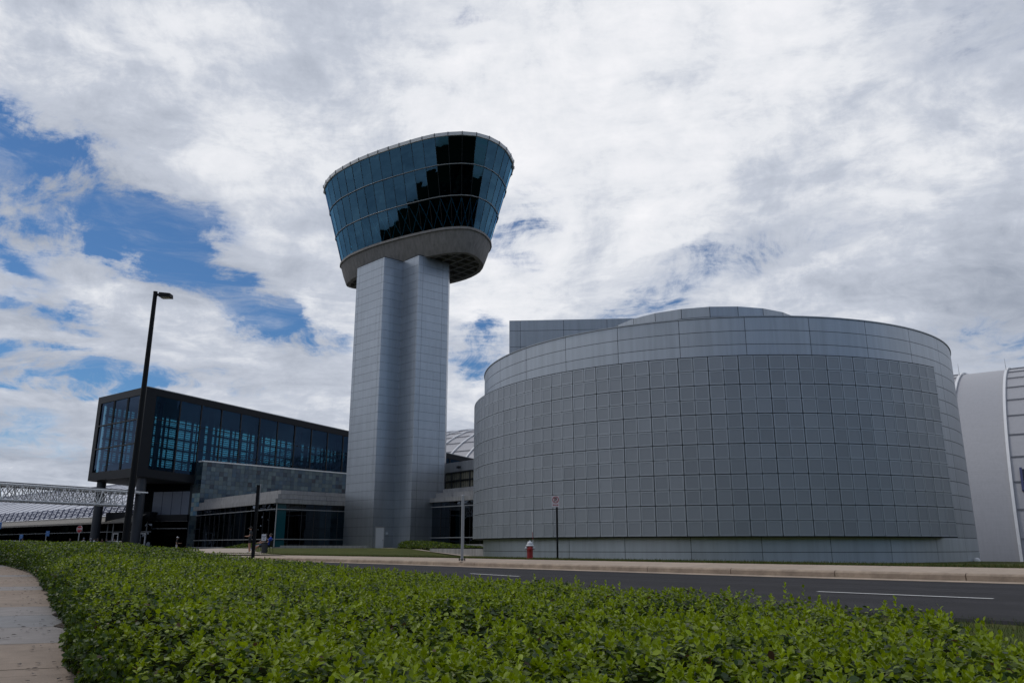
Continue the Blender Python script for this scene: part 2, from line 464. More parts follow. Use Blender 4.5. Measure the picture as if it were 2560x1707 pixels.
gm = MB(); S = 4000
gm.face([(-S, -S, -1.35), (S, -S, -1.35), (S, S, -1.35), (-S, S, -1.35)])
struct(gm.build('ground', mat('far_ground', (.012, .016, .009), 1.0, var=.3, vscale=.02, spec=0)))
gm = MB(); gm.face([(-130, -90, -.20), (70, -90, -.20), (70, 4, -.20), (-20, 95, -.20), (-130, 95, -.20)])
struct(gm.build('verge', lawnm))
gm = MB(); gm.face([(-150, 58, -.17), (-40, 58, -.17), (-27, 62, -.17), (-27, 112, -.17), (-150, 112, -.17)])
struct(gm.build('forecourt', asph))
ro = np.array([-9.7, -9.6, -8.9, -8.1, -7.2, -6.6, -6.0, -5.2, -4.4, -3.5, -2.8, -2.0, -1.2, -.4, .02])
rz_ = [-.23] + list(np.interp(ro[1:], [-9.6, -6, -3, .02], [-.165, -.13, -.13, -.155]))
wear = [.9, .95, 1.10, .95, 1.16, 1.0, .93, 1.04, 1.14, .95, 1.05, 1.15, .98, .90]
rm = MB(); wob = 1.0
for i in range(len(FE) - 1):
    wob = .9 * wob + .1 * random.uniform(.85, 1.15)
    for j in range(len(ro) - 1):
        P4 = [(*(FE[a_] + FN[a_] * ro[b_]), rz_[b_]) for a_, b_ in ((i, j), (i + 1, j), (i + 1, j + 1), (i, j + 1))]
        rm.face(P4, 0, tuple(np.array((.029, .028, .031)) * wear[j] * wob))
asr = mat('road_asphalt', (.03, .03, .03), .85, attr='tint', var=.22, vscale=.5, bump=.5, bscale=150, spec=.25)
struct(rm.build('road', asr))
# narrow seam between the lanes, sealed cracks
cm_ = MB()
for off, a0, a1 in ((-4.62, 40, 130), (-6.9, 60, 74), (-2.2, 86, 96)):
    for i in range(a0, min(a1, len(FE) - 2)):
        wv = lambda k: off + (.035 * math.sin(k * 1.7) + .05 * math.sin(k * .6))
        zq = float(np.interp(off, [-9.6, -6, -3, .02], [-.165, -.13, -.13, -.155])) + .005
        cm_.face([(*(FE[i] + FN[i] * (wv(i) - .02)), zq), (*(FE[i + 1] + FN[i + 1] * (wv(i + 1) - .02)), zq), (*(FE[i + 1] + FN[i + 1] * (wv(i + 1) + .02)), zq), (*(FE[i] + FN[i] * (wv(i) + .02)), zq)])
struct(cm_.build('crack_sealant', mat('crack_sealant', (.012, .012, .013), .6)))
tintk = lambda: tuple(np.array((0.42, 0.345, 0.275)) * random.uniform(.88, 1.08))
ribbon([0.0, 0.46, 0.47], [-.149, -.13, -.16], 'gutter', kerbm)
ribbon([0.47, 0.475, 0.50, 0.54, 0.66], [-.3, -.02, .012, .028, .032], 'kerb', kerbm, seg=3.0, gap=0.022)
tints = lambda: tuple(np.array((0.40, 0.318, 0.248)) * random.uniform(.92, 1.06))
ribbon([0.67, 1.6, 2.5, 2.5], [.030, .065, .115, -.1], 'sidewalk', walk, seg=1.8, gap=0.012, tint=tints)
# lane dashes
dm = MB()
def dash(p, q, wd=.11):
    p, q = Vector((*p, 0)), Vector((*q, 0)); n = (q - p).normalized().cross(Vector((0, 0, 1))) * wd / 2
    dm.face([(p + n)[:2] + (-.124,), (p - n)[:2] + (-.124,), (q - n)[:2] + (-.124,), (q + n)[:2] + (-.124,)][::-1])
dash((-1.18, 23.1), (.19, 20.9)); dash((5.16, 13.85), (7.0, 11.95)); dash((13.3, 5.2), (15.3, 2.9)); dash((-8.3, 32.6), (-6.4, 30.1))
struct(dm.build('lane_marking', paint))

# lawn height field behind the sidewalk
xs = np.arange(-46, 62, 1.0); ys = np.arange(4, 124, 1.0)
GX, GY = np.meshgrid(xs, ys)
Z = T(GX.ravel(), GY.ravel()).reshape(GX.shape)
SD = sdist(GX.ravel(), GY.ravel()).reshape(GX.shape)
Z = np.where(SD < 2.3, Z - .06, Z)
V = np.stack([GX.ravel(), GY.ravel(), Z.ravel()], 1); nx = len(xs)
fl = []
for j in range(len(ys) - 1):
    for i in range(nx - 1):
        if SD[j, i] > 0.9 and SD[j + 1, i + 1] > .9 and SD[j, i + 1] > .9 and SD[j + 1, i] > .9:
            fl.append((j * nx + i, j * nx + i + 1, (j + 1) * nx + i + 1, (j + 1) * nx + i))
lo = np_mesh('lawn', V, np.array(fl), lawnm); lo.data.polygons.foreach_set('use_smooth', [True] * len(lo.data.polygons)); struct(lo)

def drape(rows, name, mt, dz=.05, nseg=6, tintc=(0.40, 0.335, 0.275)):
    m = MB(); L = []
    for (a, b_) in rows:
        r = []
        for k in range(nseg + 1):
            x = a[0] + (b_[0] - a[0]) * k / nseg; y = a[1] + (b_[1] - a[1]) * k / nseg
            r.append((x, y, float(T(x, y)[0]) + dz))
        L.append(r)
    for i in range(len(L) - 1):
        for k in range(nseg): m.face([L[i][k], L[i][k + 1], L[i + 1][k + 1], L[i + 1][k]], 0, tintc)
    for e_ in (0, -1):
        pass
    return struct(m.build(name, mt))
# widened paved corner left of the lawn, and the path to the tower door
drape([((-31, 61.5), (-13.4, 48.2)), ((-30, 64), (-15.2, 51.5)), ((-30, 68), (-19.0, 60)), ((-31, 73), (-22.2, 70)), ((-31, 77), (-23.5, 74))], 'plaza', walk, .035)
drape([((-14.1, 85.6), (-12.9, 86.2)), ((-8.9, 72), (-7.8, 72.4)), ((-3.2, 60), (-2.1, 60.4)), ((1.5, 47), (2.6, 47.4)), ((4.5, 36), (5.7, 36.4))], 'path', walk, .03, 2)

# near walkway left of the hedge
HF = [(.5, -1.5), (-.1, 1), (-.95, 2.5), (-1.6, 3.5), (-2.3, 4.6), (-2.74, 5.3), (-3.5, 6.64), (-4.3, 8.0), (-6.4, 11.5), (-9.5, 16.6), (-13, 22.2), (-17.2, 28.3), (-21.6, 34.2), (-30, 44), (-40, 54)]
HB = [(1.3, -1.5), (1.35, 0.5), (1.55, 1.8), (1.98, 2.9), (2.24, 4.2), (1.95, 5.6), (1.05, 7.7), (.25, 10.2), (-1.9, 14.0), (-5.2, 18.9), (-8.2, 23.2), (-9.6, 25.6), (-10.6, 28.0), (-13.2, 31.0), (-17.3, 35), (-25.8, 41), (-36, 51)]
FRc = resample(spline(HF, 6), .25); BRc = resample(spline(HB, 6), .25)
m = MB(); fr = resample(spline(HF, 6), .3)
acc_ = 0; sl_i = 0; tcol = None
slabs = [(0.255, 0.195, 0.15), (0.245, 0.192, 0.15), (0.235, 0.215, 0.205), (0.27, 0.21, 0.165), (0.215, 0.212, 0.215), (0.262, 0.205, 0.16)]
order = [0, 0, 0, 3, 0, 1, 5, 2, 4, 2, 1, 3, 0, 2, 5, 0, 3, 1, 2]
for i in range(len(fr) - 1):
    d_ = Vector((*(fr[i + 1] - fr[i]), 0)).length
    acc_ += d_
    if tcol is None or acc_ > (1.5 if sl_i < 30 else 2):
        acc_ = 0; sl_i += 1; tcol = np.array(slabs[order[sl_i % len(order)]]) * random.uniform(.94, 1.05); new = True
    else: new = False
    a, b_ = Vector((*fr[i], -.12)), Vector((*fr[i + 1], -.12))
    n_ = Vector((-(b_ - a).y, (b_ - a).x, 0)).normalized()
    if n_.x > 0: n_ = -n_
    n_ = (n_ + Vector((-.6, 0, 0))).normalized()
    a2, b2 = a + n_ * -.35, b_ + n_ * -.35
    sh = (b_ - a) * 0.05 if new else Vector((0, 0, 0))
    m.face([a2 + sh, b2, b_ + n_ * 3.4, a + n_ * 3.4 + sh], 0, tuple(tcol))
wk = m.build('walkway', mat('walkway_concrete', (0.3, 0.25, 0.2), 0.9, var=0.2, vscale=1.1, bump=0.3, bscale=50, attr='tint', streak=0))
struct(wk)
m = MB()
for i in range(len(fr) - 1):
    a, b_ = fr[i], fr[i + 1]; n_ = np.array([-(b_ - a)[1], (b_ - a)[0]]); n_ = n_ / np.linalg.norm(n_); n_ = n_ if n_[0] < 0 else -n_
    k1, k2 = .05 + .045 * math.sin(i * 1.3) + .03 * math.sin(i * 2.9), .05 + .045 * math.sin((i + 1) * 1.3) + .03 * math.sin((i + 1) * 2.9)
    m.face([(*(a - n_ * .4), -.113), (*(a + n_ * k1), -.113), (*(b_ + n_ * k2), -.113), (*(b_ - n_ * .4), -.113)][::-1])
struct(m.build('mulch', soil))

# ------------------------------------------------------------------ leaves
def poly_contains(poly, P):
    x, y = P[:, 0], P[:, 1]; inside = np.zeros(len(P), bool); j = len(poly) - 1
    for i in range(len(poly)):
        xi, yi = poly[i]; xj, yj = poly[j]
        c = ((yi > y) != (yj > y)) & (x < (xj - xi) * (y - yi) / (yj - yi + 1e-12) + xi)
        inside ^= c; j = i
    return inside

def seg_dist(line, P):
    best = np.full(len(P), 1e9)
    for a, b_ in zip(line[:-1], line[1:]):
        ab = b_ - a; t = np.clip(((P - a) @ ab) / (ab @ ab + 1e-12), 0, 1)
        best = np.minimum(best, np.linalg.norm(P - (a + t[:, None] * ab), axis=1))
    return best

LEAF8 = np.array([(0, 0, 0), (-.30, .38, .06), (0, .38, -.03), (.30, .38, .06), (-.32, .70, .05), (0, .70, -.03), (.32, .70, .05), (0, 1.0, -.05)])
LF8 = np.array([(0, 3, 2, 1), (1, 2, 5, 4), (2, 3, 6, 5), (4, 5, 6, 7)])
LEAF4 = np.array([(0, 0, 0), (-.33, .6, .07), (.33, .6, .07), (0, 1.0, -.03)])
LF4 = np.array([(0, 2, 3, 1)])

def leaf_mesh(name, P, N, D, Lg, cols, mt, parent=None, hi=True, wid=1.0):
    """P positions, N leaf normals, D leaf directions, Lg lengths"""
    D = D / (np.linalg.norm(D, axis=1)[:, None] + 1e-9)
    X = np.cross(D, N); X /= (np.linalg.norm(X, axis=1)[:, None] + 1e-9)
    Nn = np.cross(X, D)
    T_, Fc = (LEAF8, LF8) if hi else (LEAF4, LF4)
    k = len(T_)
    V = P[:, None, :] + Lg[:, None, None] * (T_[None, :, 0, None] * wid * X[:, None, :] + T_[None, :, 1, None] * D[:, None, :] + T_[None, :, 2, None] * Nn[:, None, :])
    Fq = (Fc[None] + (np.arange(len(P)) * k)[:, None, None]).reshape(-1, 4)
    return np_mesh(name, V.reshape(-1, 3), Fq, mt, np.repeat(cols, len(Fc), axis=0), parent)

CP = np.array([(-1.3, 1, .20), (-1.9, 3.5, .24), (-2.6, 5.3, .28), (-4.3, 8, .34), (-6.4, 11.5, .42), (-13, 22, .60), (-21, 34, .80), (-36, 50, .95),
               (2.8, 1, .22), (2.3, 3.4, .23), (1.96, 5.6, .22), (.9, 8, .19), (.2, 10.5, .14), (-1.9, 14, .17), (-5.2, 19, .27), (-9.3, 25.2, .36), (-12.8, 30.5, .57), (-17, 34.6, .76), (-25.6, 40.6, .85)])
_cw = [(rng.uniform(0, 6.28), rng.uniform(11, 34), rng.uniform(0, 6.28)) for _ in range(9)]
def clump(P):
    """hand sized tufts on the clipped surface, about -1..1"""
    v = sum(np.sin(P[:, 0] * k * math.cos(a) + P[:, 1] * k * math.sin(a) + f) for a, k, f in _cw) / 2.6
    return np.clip(v, -1.6, 1.3) * np.clip(14 / (np.linalg.norm(P, axis=1) + 1), .25, 1)
def hz(P):
    D2 = ((P[:, None, :] - CP[None, :, :2]) ** 2).sum(2) + 0.3
    W = 1 / D2 ** 1.3
    z = (W * CP[None, :, 2]).sum(1) / W.sum(1)
    x, y = P[:, 0], P[:, 1]
    return z + .034 * clump(P) + .018 * np.sin(x * 3.1 + y * 1.7) + .016 * np.sin(x * 1.3 - y * 2.3 + 1) + .010 * np.sin(x * 7.7 + 2) * np.sin(y * 6.1)
HPOLY = np.concatenate([FRc, BRc[::-1]])

def hedge_surface(P):
    z = hz(P)
    db = np.minimum(seg_dist(FRc[::2], P), seg_dist(BRc[::2], P))
    drop = np.clip(1 - db / .22, 0, 1)
    return z - .20 * drop ** 2, db

hedge = thing('hedge', 'long clipped green hedge curving along the near walkway across the foreground', 'hedge', (0, 3, -.12))
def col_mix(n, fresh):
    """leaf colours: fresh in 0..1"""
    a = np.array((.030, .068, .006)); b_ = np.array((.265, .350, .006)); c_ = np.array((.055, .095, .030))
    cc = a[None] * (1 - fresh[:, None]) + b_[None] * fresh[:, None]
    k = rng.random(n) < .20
    cc[k] = c_  # gloss highlights of old leaves put into the colour as grey-green
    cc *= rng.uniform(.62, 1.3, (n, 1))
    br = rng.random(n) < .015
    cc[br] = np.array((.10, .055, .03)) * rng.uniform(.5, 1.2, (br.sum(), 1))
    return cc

def rand_unit(n):
    v = rng.normal(size=(n, 3)); return v / np.linalg.norm(v, axis=1)[:, None]

# top surface
NT_ = 640000
r_ = rng.uniform(1.3, 48, NT_); a_ = rng.uniform(-R(40), R(46), NT_)
P2 = np.stack([r_ * np.sin(a_), r_ * np.cos(a_)], 1)
P2 = P2[poly_contains(HPOLY, P2)]
zt, db = hedge_surface(P2)
n = len(P2); rr = np.linalg.norm(P2, axis=1)
dep = rng.random(n) ** 1.5 * .12
P3 = np.concatenate([P2, (zt - dep + .01)[:, None]], 1)
patch = .5 + .5 * np.sin(P2[:, 0] * 2.3 + 1.5 * np.sin(P2[:, 1] * 1.1)) * np.sin(P2[:, 1] * 1.9 + .8 * np.sin(P2[:, 0] * 1.7))
up = np.array((0, 0, 1.0))
Nn = rand_unit(n) * .75 + up; Nn /= np.linalg.norm(Nn, axis=1)[:, None]
Dd = rand_unit(n); Dd[:, 2] = np.abs(Dd[:, 2]) * .55 - .05
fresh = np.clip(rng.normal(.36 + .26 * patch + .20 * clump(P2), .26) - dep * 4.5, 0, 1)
scl = np.interp(rr, [2, 6, 12, 25, 48], [1, 1.05, 1.5, 2.3, 3.2])
Lg = rng.uniform(.017, .036, n) * scl
cc = col_mix(n, fresh)
near = rr < 9
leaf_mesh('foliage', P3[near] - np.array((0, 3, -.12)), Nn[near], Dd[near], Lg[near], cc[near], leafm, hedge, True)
sets = [(P3[~near], Nn[~near], Dd[~near], Lg[~near], cc[~near])]

# sides: front towards the walkway, back towards the road
def side(line, sign, N_, rmax=48):
    seg = np.linalg.norm(np.diff(line, axis=0), axis=1); s = np.concatenate([[0], np.cumsum(seg)])
    mid = line[:-1]; wgt = seg / (np.linalg.norm(mid, axis=1) + 1.5); wgt /= wgt.sum()
    k = rng.choice(len(seg), N_, p=wgt); t = rng.random(N_)
    p = line[k] + (line[k + 1] - line[k]) * t[:, None]
    tg_ = (line[k + 1] - line[k]) / seg[k][:, None]; nn = np.stack([-tg_[:, 1], tg_[:, 0]], 1) * sign
    z = hz(p)
    f = rng.random(N_) ** .8
    zz_ = -.10 + f * (z - .10 + .06)
    bul = .05 * np.sin(np.pi * np.clip(f, 0, 1)) - .14 * np.clip(f - .75, 0, 1) / .25 + .035 * np.sin(p[:, 0] * 5 + p[:, 1] * 4.2) + .03 * np.sin(p[:, 1] * 9 + f * 6)
    pos = p + nn * (bul - rng.random(N_) ** 1.5 * .09)[:, None]
    P3_ = np.concatenate([pos, zz_[:, None]], 1)
    out = np.concatenate([nn, np.zeros((N_, 1))], 1)
    Nr = rand_unit(N_) * .7 + out * .8 + np.array((0, 0, .55)); Nr /= np.linalg.norm(Nr, axis=1)[:, None]
    Dr = rand_unit(N_) * .8 + out * .3; Dr[:, 2] -= .1
    rr_ = np.linalg.norm(pos, axis=1)
    fr_ = np.clip(rng.normal(.04 + .30 * f ** 2, .16), 0, 1)  # older leaves on the sides; their shade is also put into the colour
    sc_ = np.interp(rr_, [2, 6, 12, 25, 48], [1, 1.05, 1.5, 2.3, 3.2])
    return P3_, Nr, Dr, rng.uniform(.024, .040, N_) * sc_, col_mix(N_, fr_)
sets.append(side(FRc, 1, 75000))
sets.append(side(BRc, -1, 30000))
A_ = [np.concatenate([s_[i] for s_ in sets]) for i in range(5)]
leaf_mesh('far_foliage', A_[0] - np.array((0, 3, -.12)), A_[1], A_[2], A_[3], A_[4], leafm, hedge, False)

# young shoots standing above the clipped top
NS = 9500
r_ = 1.6 + 15 * rng.random(NS) ** 1.25; a_ = rng.uniform(-R(38), R(40), NS)
S2 = np.stack([r_ * np.sin(a_), r_ * np.cos(a_)], 1); S2 = S2[poly_contains(HPOLY, S2)]
zt, db = hedge_surface(S2)
backd = seg_dist(BRc[::2], S2)
hgt = rng.uniform(.0, .05, len(S2)) + np.where(rng.random(len(S2)) < .05, rng.uniform(.02, .06, len(S2)), 0) + np.where((backd < .35) & (rng.random(len(S2)) < .35), rng.uniform(.01, .06, len(S2)), 0)
PL, NL, DL, LL, CL = [], [], [], [], []
stem = MB()
for (x, y), z0, h in zip(S2, zt, hgt):
    lean = rng.normal(0, .18, 2)
    k = rng.integers(6, 11)
    fcol = np.clip(rng.normal(.82, .15), .3, 1.1)
    top = np.array((x + lean[0] * h, y + lean[1] * h, z0 + h))
    if h > .08: stem.tube([(x, y - 3, z0 - .05 + .12), (top[0], top[1] - 3, top[2] + .12)], .0022, 4)
    for i in range(k):
        ph = i * 2.4 + rng.random(); el_ = np.interp(i, [0, k - 1], [.25, 1.25]) + rng.normal(0, .12)
        frac = i / k
        dvec = np.array((math.cos(ph) * math.cos(el_), math.sin(ph) * math.cos(el_), math.sin(el_)))
        nvec = np.array((-math.cos(ph) * math.sin(el_), -math.sin(ph) * math.sin(el_), math.cos(el_)))
        PL.append(top + np.array((0, 0, -(1 - frac) * (h * .8 + .015)))); NL.append(nvec + rng.normal(0, .15, 3)); DL.append(dvec)
        sc_ = np.interp(math.hypot(x, y), [2, 6, 12, 17], [1, 1.05, 1.35, 1.6])
        LL.append(rng.uniform(.022, .037) * (1 - .35 * frac) * sc_)
        CL.append((np.array((.065, .120, .006)) * (1 - fcol) + np.array((.280, .365, .006)) * fcol) * rng.uniform(.85, 1.15))
PL, NL, DL, LL, CL = map(np.array, (PL, NL, DL, LL, CL))
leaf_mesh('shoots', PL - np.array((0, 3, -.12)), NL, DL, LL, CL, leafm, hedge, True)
# twiggy core so that no ground shows through
core = MB()
nrow = 90
fa = resample(FRc, 1e-9 + 1) ; 
def even(line, n):
    seg = np.linalg.norm(np.diff(line, axis=0), axis=1); s = np.concatenate([[0], np.cumsum(seg)]); t = np.linspace(0, s[-1], n)
    return np.stack([np.interp(t, s, line[:, 0]), np.interp(t, s, line[:, 1])], 1)
fa, ba = even(FRc, nrow), even(BRc, nrow)
L = []
for i in range(nrow):
    q = np.array([fa[i] + (ba[i] - fa[i]) * t for t in np.linspace(.0, 1.0, 15)])
    dirn = (ba[i] - fa[i]); wl = np.linalg.norm(dirn); ins = dirn / wl * .12
    q[0] += ins; q[-1] -= ins
    z, _ = hedge_surface(q); z = z - .085
    z[0] -= .02; z[-1] -= .02
    L.append([(q[0][0], q[0][1], -.15)] + [(a[0], a[1], b_) for a, b_ in zip(q, z)] + [(q[-1][0], q[-1][1], -.15)])
for i in range(nrow - 1):
    for k in range(len(L[0]) - 1): core.face([L[i][k], L[i][k + 1], L[i + 1][k + 1], L[i + 1][k]][::-1])
core.build('twig_core', mat('hedge_core', (0.010, 0.013, 0.005), 1.0, spec=0.0, var=0.4, vscale=8), hedge)

# fallen leaves and crumbs along the hedge foot
nlit = 420
seg_ = rng.integers(10, 150, nlit)
pb = FRc[seg_]; tt_ = FRc[seg_ + 1] - FRc[seg_]; nn_ = np.stack([-tt_[:, 1], tt_[:, 0]], 1) / np.linalg.norm(tt_, axis=1)[:, None]
nn_[nn_[:, 0] > 0] *= -1
pl_ = pb + nn_ * (.04 + np.abs(rng.normal(0, .35, nlit)))[:, None]
lit = leaf_mesh('leaf_litter', np.concatenate([pl_, np.full((nlit, 1), -.108)], 1), np.tile(np.array((0, 0, 1.0)), (nlit, 1)) + rng.normal(0, .12, (nlit, 3)), np.concatenate([rng.normal(size=(nlit, 2)), np.zeros((nlit, 1))], 1),
          rng.uniform(.02, .045, nlit), np.array([[.035, .022, .012]]) * rng.uniform(.4, 1.6, (nlit, 1)), leafm, None, True)
struct(lit, 'stuff')

# grass blades: edge of the far sidewalk, near verge
def blades(name, P2, zbase, h0, h1, wd, dry=.3):
    n = len(P2)
    ph = rng.uniform(0, 6.28, n); h = rng.uniform(h0, h1, n)
    lean = rng.normal(0, .35, (n, 2)) * h[:, None]
    w2 = wd / 2 * rng.uniform(.7, 1.3, n)
    bx = np.stack([np.cos(ph) * w2, np.sin(ph) * w2], 1)
    V = np.zeros((n, 3, 3))
    V[:, 0, :2] = P2 - bx; V[:, 1, :2] = P2 + bx; V[:, 2, :2] = P2 + lean
    V[:, 0, 2] = V[:, 1, 2] = zbase - .01; V[:, 2, 2] = zbase + h
    c = np.where(rng.random((n, 1)) < dry, np.array([[.15, .12, .045]]), np.array([[.060, .095, .018]])) * rng.uniform(.6, 1.25, (n, 1))
    o = np_mesh(name, V.reshape(-1, 3), np.arange(3 * n).reshape(-1, 3), bladem, c, nv=3)
    return struct(o, 'stuff')
k = rng.integers(50, len(FE) - 130, 60000); off = 2.45 + np.abs(rng.normal(0, .9, 60000))
p = FE[k] + FN[k] * off[:, None] + tg[k] * rng.uniform(-.4, .4, (60000, 1))
blades('grass', p, T(p[:, 0], p[:, 1]), .03, .10, .016)
k = rng.integers(20, 140, 120000); off = -9.45 - rng.random(120000) ** 1.6 * 6.5
p = FE[k] + FN[k] * off[:, None] + tg[k] * rng.uniform(-.4, .4, (120000, 1))
ok = (~poly_contains(HPOLY, p)) & (p[:, 1] > 1.2) & (p[:, 1] < 24) & (p[:, 0] > -12)
p = p[ok]
blades('grass', p, np.full(len(p), -.2), .03, .085, .007, .12)

# ------------------------------------------------------------------ big drum: theatre building
DC = np.array((60 * math.sin(R(13.97)), 60 * math.cos(R(13.97)))); RC, RP = 16.55, 17.3
TB = math.atan2(-DC[0], -DC[1])          # direction from the drum's centre towards the camera
def drum(phi, r, z):                      # phi in degrees, positive to the right as seen from the camera
    a = math.atan2(-DC[1], -DC[0]) + R(phi)
    return Vector((DC[0] + r * math.cos(a), DC[1] + r * math.sin(a), z))
theatre = thing('theatre_building', 'large drum shaped building clad in square grey metal panels beside the road', 'building', (DC[0], DC[1], -1.2))
ZT = 12.95; ZP0, ZP1 = 1.10, 10.62
bk = MB()
nseg = 144
def cyl(m, r, z0, z1, p0=0, p1=360, n=144, mi=0):
    for i in range(n):
        a, b_ = p0 + (p1 - p0) * i / n, p0 + (p1 - p0) * (i + 1) / n
        m.face([drum(a, r, z0), drum(b_, r, z0), drum(b_, r, z1), drum(a, r, z1)], mi)
cyl(bk, RC - .04, -1.2, ZT - .03)
bk.face([drum(360 * i / 72, RC - .04, ZT - .35) for i in range(72)])
cyl(bk, RC - .45, ZT - .35, ZT - .03)
bk.build('drum_wall', seam, theatre, smooth=True)
fa_ = MB()
def curved_panel(m, p0, p1, z0, z1, r, gap, c, sub=5, th=.03):
    gd_ = math.degrees(gap / 2 / r); a, b_ = p0 + gd_, p1 - gd_; z0 += gap / 2; z1 -= gap / 2
    for i in range(sub):
        q0, q1 = a + (b_ - a) * i / sub, a + (b_ - a) * (i + 1) / sub
        m.face([drum(q0, r, z0), drum(q1, r, z0), drum(q1, r, z1), drum(q0, r, z1)], 0, c)
        m.face([drum(q0, r, z1), drum(q1, r, z1), drum(q1, r - th, z1), drum(q0, r - th, z1)], 0, c)
        m.face([drum(q0, r - th, z0), drum(q1, r - th, z0), drum(q1, r, z0), drum(q0, r, z0)], 0, c)
    m.face([drum(a, r - th, z0), drum(a, r, z0), drum(a, r, z1), drum(a, r - th, z1)], 0, c)
    m.face([drum(b_, r, z0), drum(b_, r - th, z0), drum(b_, r - th, z1), drum(b_, r, z1)], 0, c)
base = np.array((0.45, 0.485, 0.525))
for k in range(29):
    p0 = 8.5 - 12.4138 * 14 + k * 12.4138
    rows = [ZP1 + .02, ZP1 + .78, ZP1 + 1.55, ZT]
    for z0, z1 in zip(rows, rows[1:]):
        curved_panel(fa_, p0, p0 + 12.4138, z0, z1, RC, .028, tuple(base * random.uniform(.96, 1.04)), 8)
    for z0, z1 in ((-1.2, -.42), (-.42, .34), (.34, ZP0)):
        curved_panel(fa_, p0, p0 + 12.4138, z0, z1, RC, .028, tuple(base * 1.25 * random.uniform(.96, 1.04)), 8)
zz_ = np.linspace(ZP0, ZP1 + .02, 13)
for k in range(18):                        # bare cladding right of the screen
    p0 = 45.74 + k * 12.4138
    if p0 > 270: break
    for z0, z1 in zip(zz_, zz_[1:]): curved_panel(fa_, p0, p0 + 12.4138, z0, z1, RC, .03, tuple(base * .93 * random.uniform(.96, 1.04)), 8)
fa_.build('cladding', clad_f, theatre, smooth=True, weld=False)
cop = MB()
cyl(cop, RC + .05, ZT, ZT + .06); cyl(cop, RC - .5, ZT, ZT + .06)
for i in range(144):
    a, b_ = 2.5 * i, 2.5 * (i + 1)
    cop.face([drum(a, RC - .5, ZT + .06), drum(a, RC + .05, ZT + .06), drum(b_, RC + .05, ZT + .06), drum(b_, RC - .5, ZT + .06)])
    cop.face([drum(b_, RC - .1, ZT), drum(b_, RC + .05, ZT), drum(a, RC + .05, ZT), drum(a, RC - .1, ZT)])
cop.build('coping', clad, theatre, smooth=True)
# square panel screen
PE, CW = 48.6, 2.64
NCOL = 56
sc = MB(); bb = MB()
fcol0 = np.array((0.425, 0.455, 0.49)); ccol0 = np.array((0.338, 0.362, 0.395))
zr = np.linspace(ZP0 + .02, ZP1 - .02, 13)
def flat_panel(p0, p1, z0, z1, c1, c2):
    r = RP
    o = [drum(p0, r, z0), drum(p1, r, z0), drum(p1, r, z1), drum(p0, r, z1)]
    cen = sum(o, Vector()) / 4; nrm = (o[1] - o[0]).cross(o[3] - o[0]).normalized()
    ins = [p + (cen - p).normalized() * .10 for p in o]
    rec = [p - nrm * .012 for p in ins]
    for i in range(4):
        j = (i + 1) % 4
        sc.face([o[i], o[j], ins[j], ins[i]], 0, c1)
        sc.face([ins[i], ins[j], rec[j], rec[i]], 0, c1)
        sc.face([o[j], o[i], o[i] - nrm * .06, o[j] - nrm * .06], 0, c1)
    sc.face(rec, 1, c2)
for cidx in range(NCOL):
    p1 = PE - cidx * CW; p0 = p1 - CW
    big = (cidx % 2 == 0)
    gR = .044 if big else .026; gL = .026 if big else .044
    dr, dl = math.degrees(gR / 2 / RP), math.degrees(gL / 2 / RP)
    if cidx == 0: dr = 0
    cj = random.uniform(.97, 1.03)
    for ri in range(12):
        gb = .044 if ri % 2 == 0 else .026; gt = .026 if ri % 2 == 0 else .044
        pj = random.uniform(.955, 1.045); f1 = fcol0 * pj * cj; f2 = ccol0 * random.uniform(.96, 1.04) * pj * cj
        flat_panel(p0 + dl, p1 - dr, zr[ri] + gb / 2, zr[ri + 1] - gt / 2, tuple(f1), tuple(f2))
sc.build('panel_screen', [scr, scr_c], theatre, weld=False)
p0 = PE - NCOL * CW
for i in range(NCOL * 2):
    a, b_ = p0 + (PE - p0) * i / (NCOL * 2), p0 + (PE - p0) * (i + 1) / (NCOL * 2)
    bb.face([drum(a, RP - .07, ZP0), drum(b_, RP - .07, ZP0), drum(b_, RP - .07, ZP1), drum(a, RP - .07, ZP1)])
    bb.face([drum(a, RC - .02, ZP1), drum(a, RP - .01, ZP1), drum(b_, RP - .01, ZP1), drum(b_, RC - .02, ZP1)])
    bb.face([drum(b_, RC - .02, ZP0), drum(b_, RP - .01, ZP0), drum(a, RP - .01, ZP0), drum(a, RC - .02, ZP0)])
for q in (p0, PE):
    bb.face([drum(q, RC - .02, ZP0), drum(q, RP - .0, ZP0), drum(q, RP - .0, ZP1), drum(q, RC - .02, ZP1)])
bb.build('screen_backing', seam, theatre)
# rooftop rotunda (24 flat sides) and square plant block
pc = np.array((62.5 * math.sin(R(14.1)), 62.5 * math.cos(R(14.1)))); PR = 7.6
ph = MB()
def pp(k, r, z):
    a = math.atan2(-pc[1], -pc[0]) + R(15 * k + 5); return Vector((pc[0] + r * math.cos(a), pc[1] + r * math.sin(a), z))
PZ = 17.1
for k in range(24):
    c = tuple(base * random.uniform(.85, 1.08))
    def lerp(a, b_, t): return a + (b_ - a) * t
    for z0, z1 in ((12.5, 15.2), (15.2, 16.35), (16.35, PZ)):
        A, B = pp(k, PR, 0), pp(k + 1, PR, 0); dv = (B - A).normalized() * .02
        ph.face([(A + dv)[:2] + (z0 + .015,), (B - dv)[:2] + (z0 + .015,), (B - dv)[:2] + (z1 - .015,), (A + dv)[:2] + (z1 - .015,)], 0, c)
ph.build('rooftop_rotunda', clad_f, theatre, weld=False)
phb = MB(); phb.prism([tuple(pp(k, PR - .03, 0))[:2] for k in range(24)], 12.4, PZ - .01); phb.build('rotunda_core', seam, theatre)

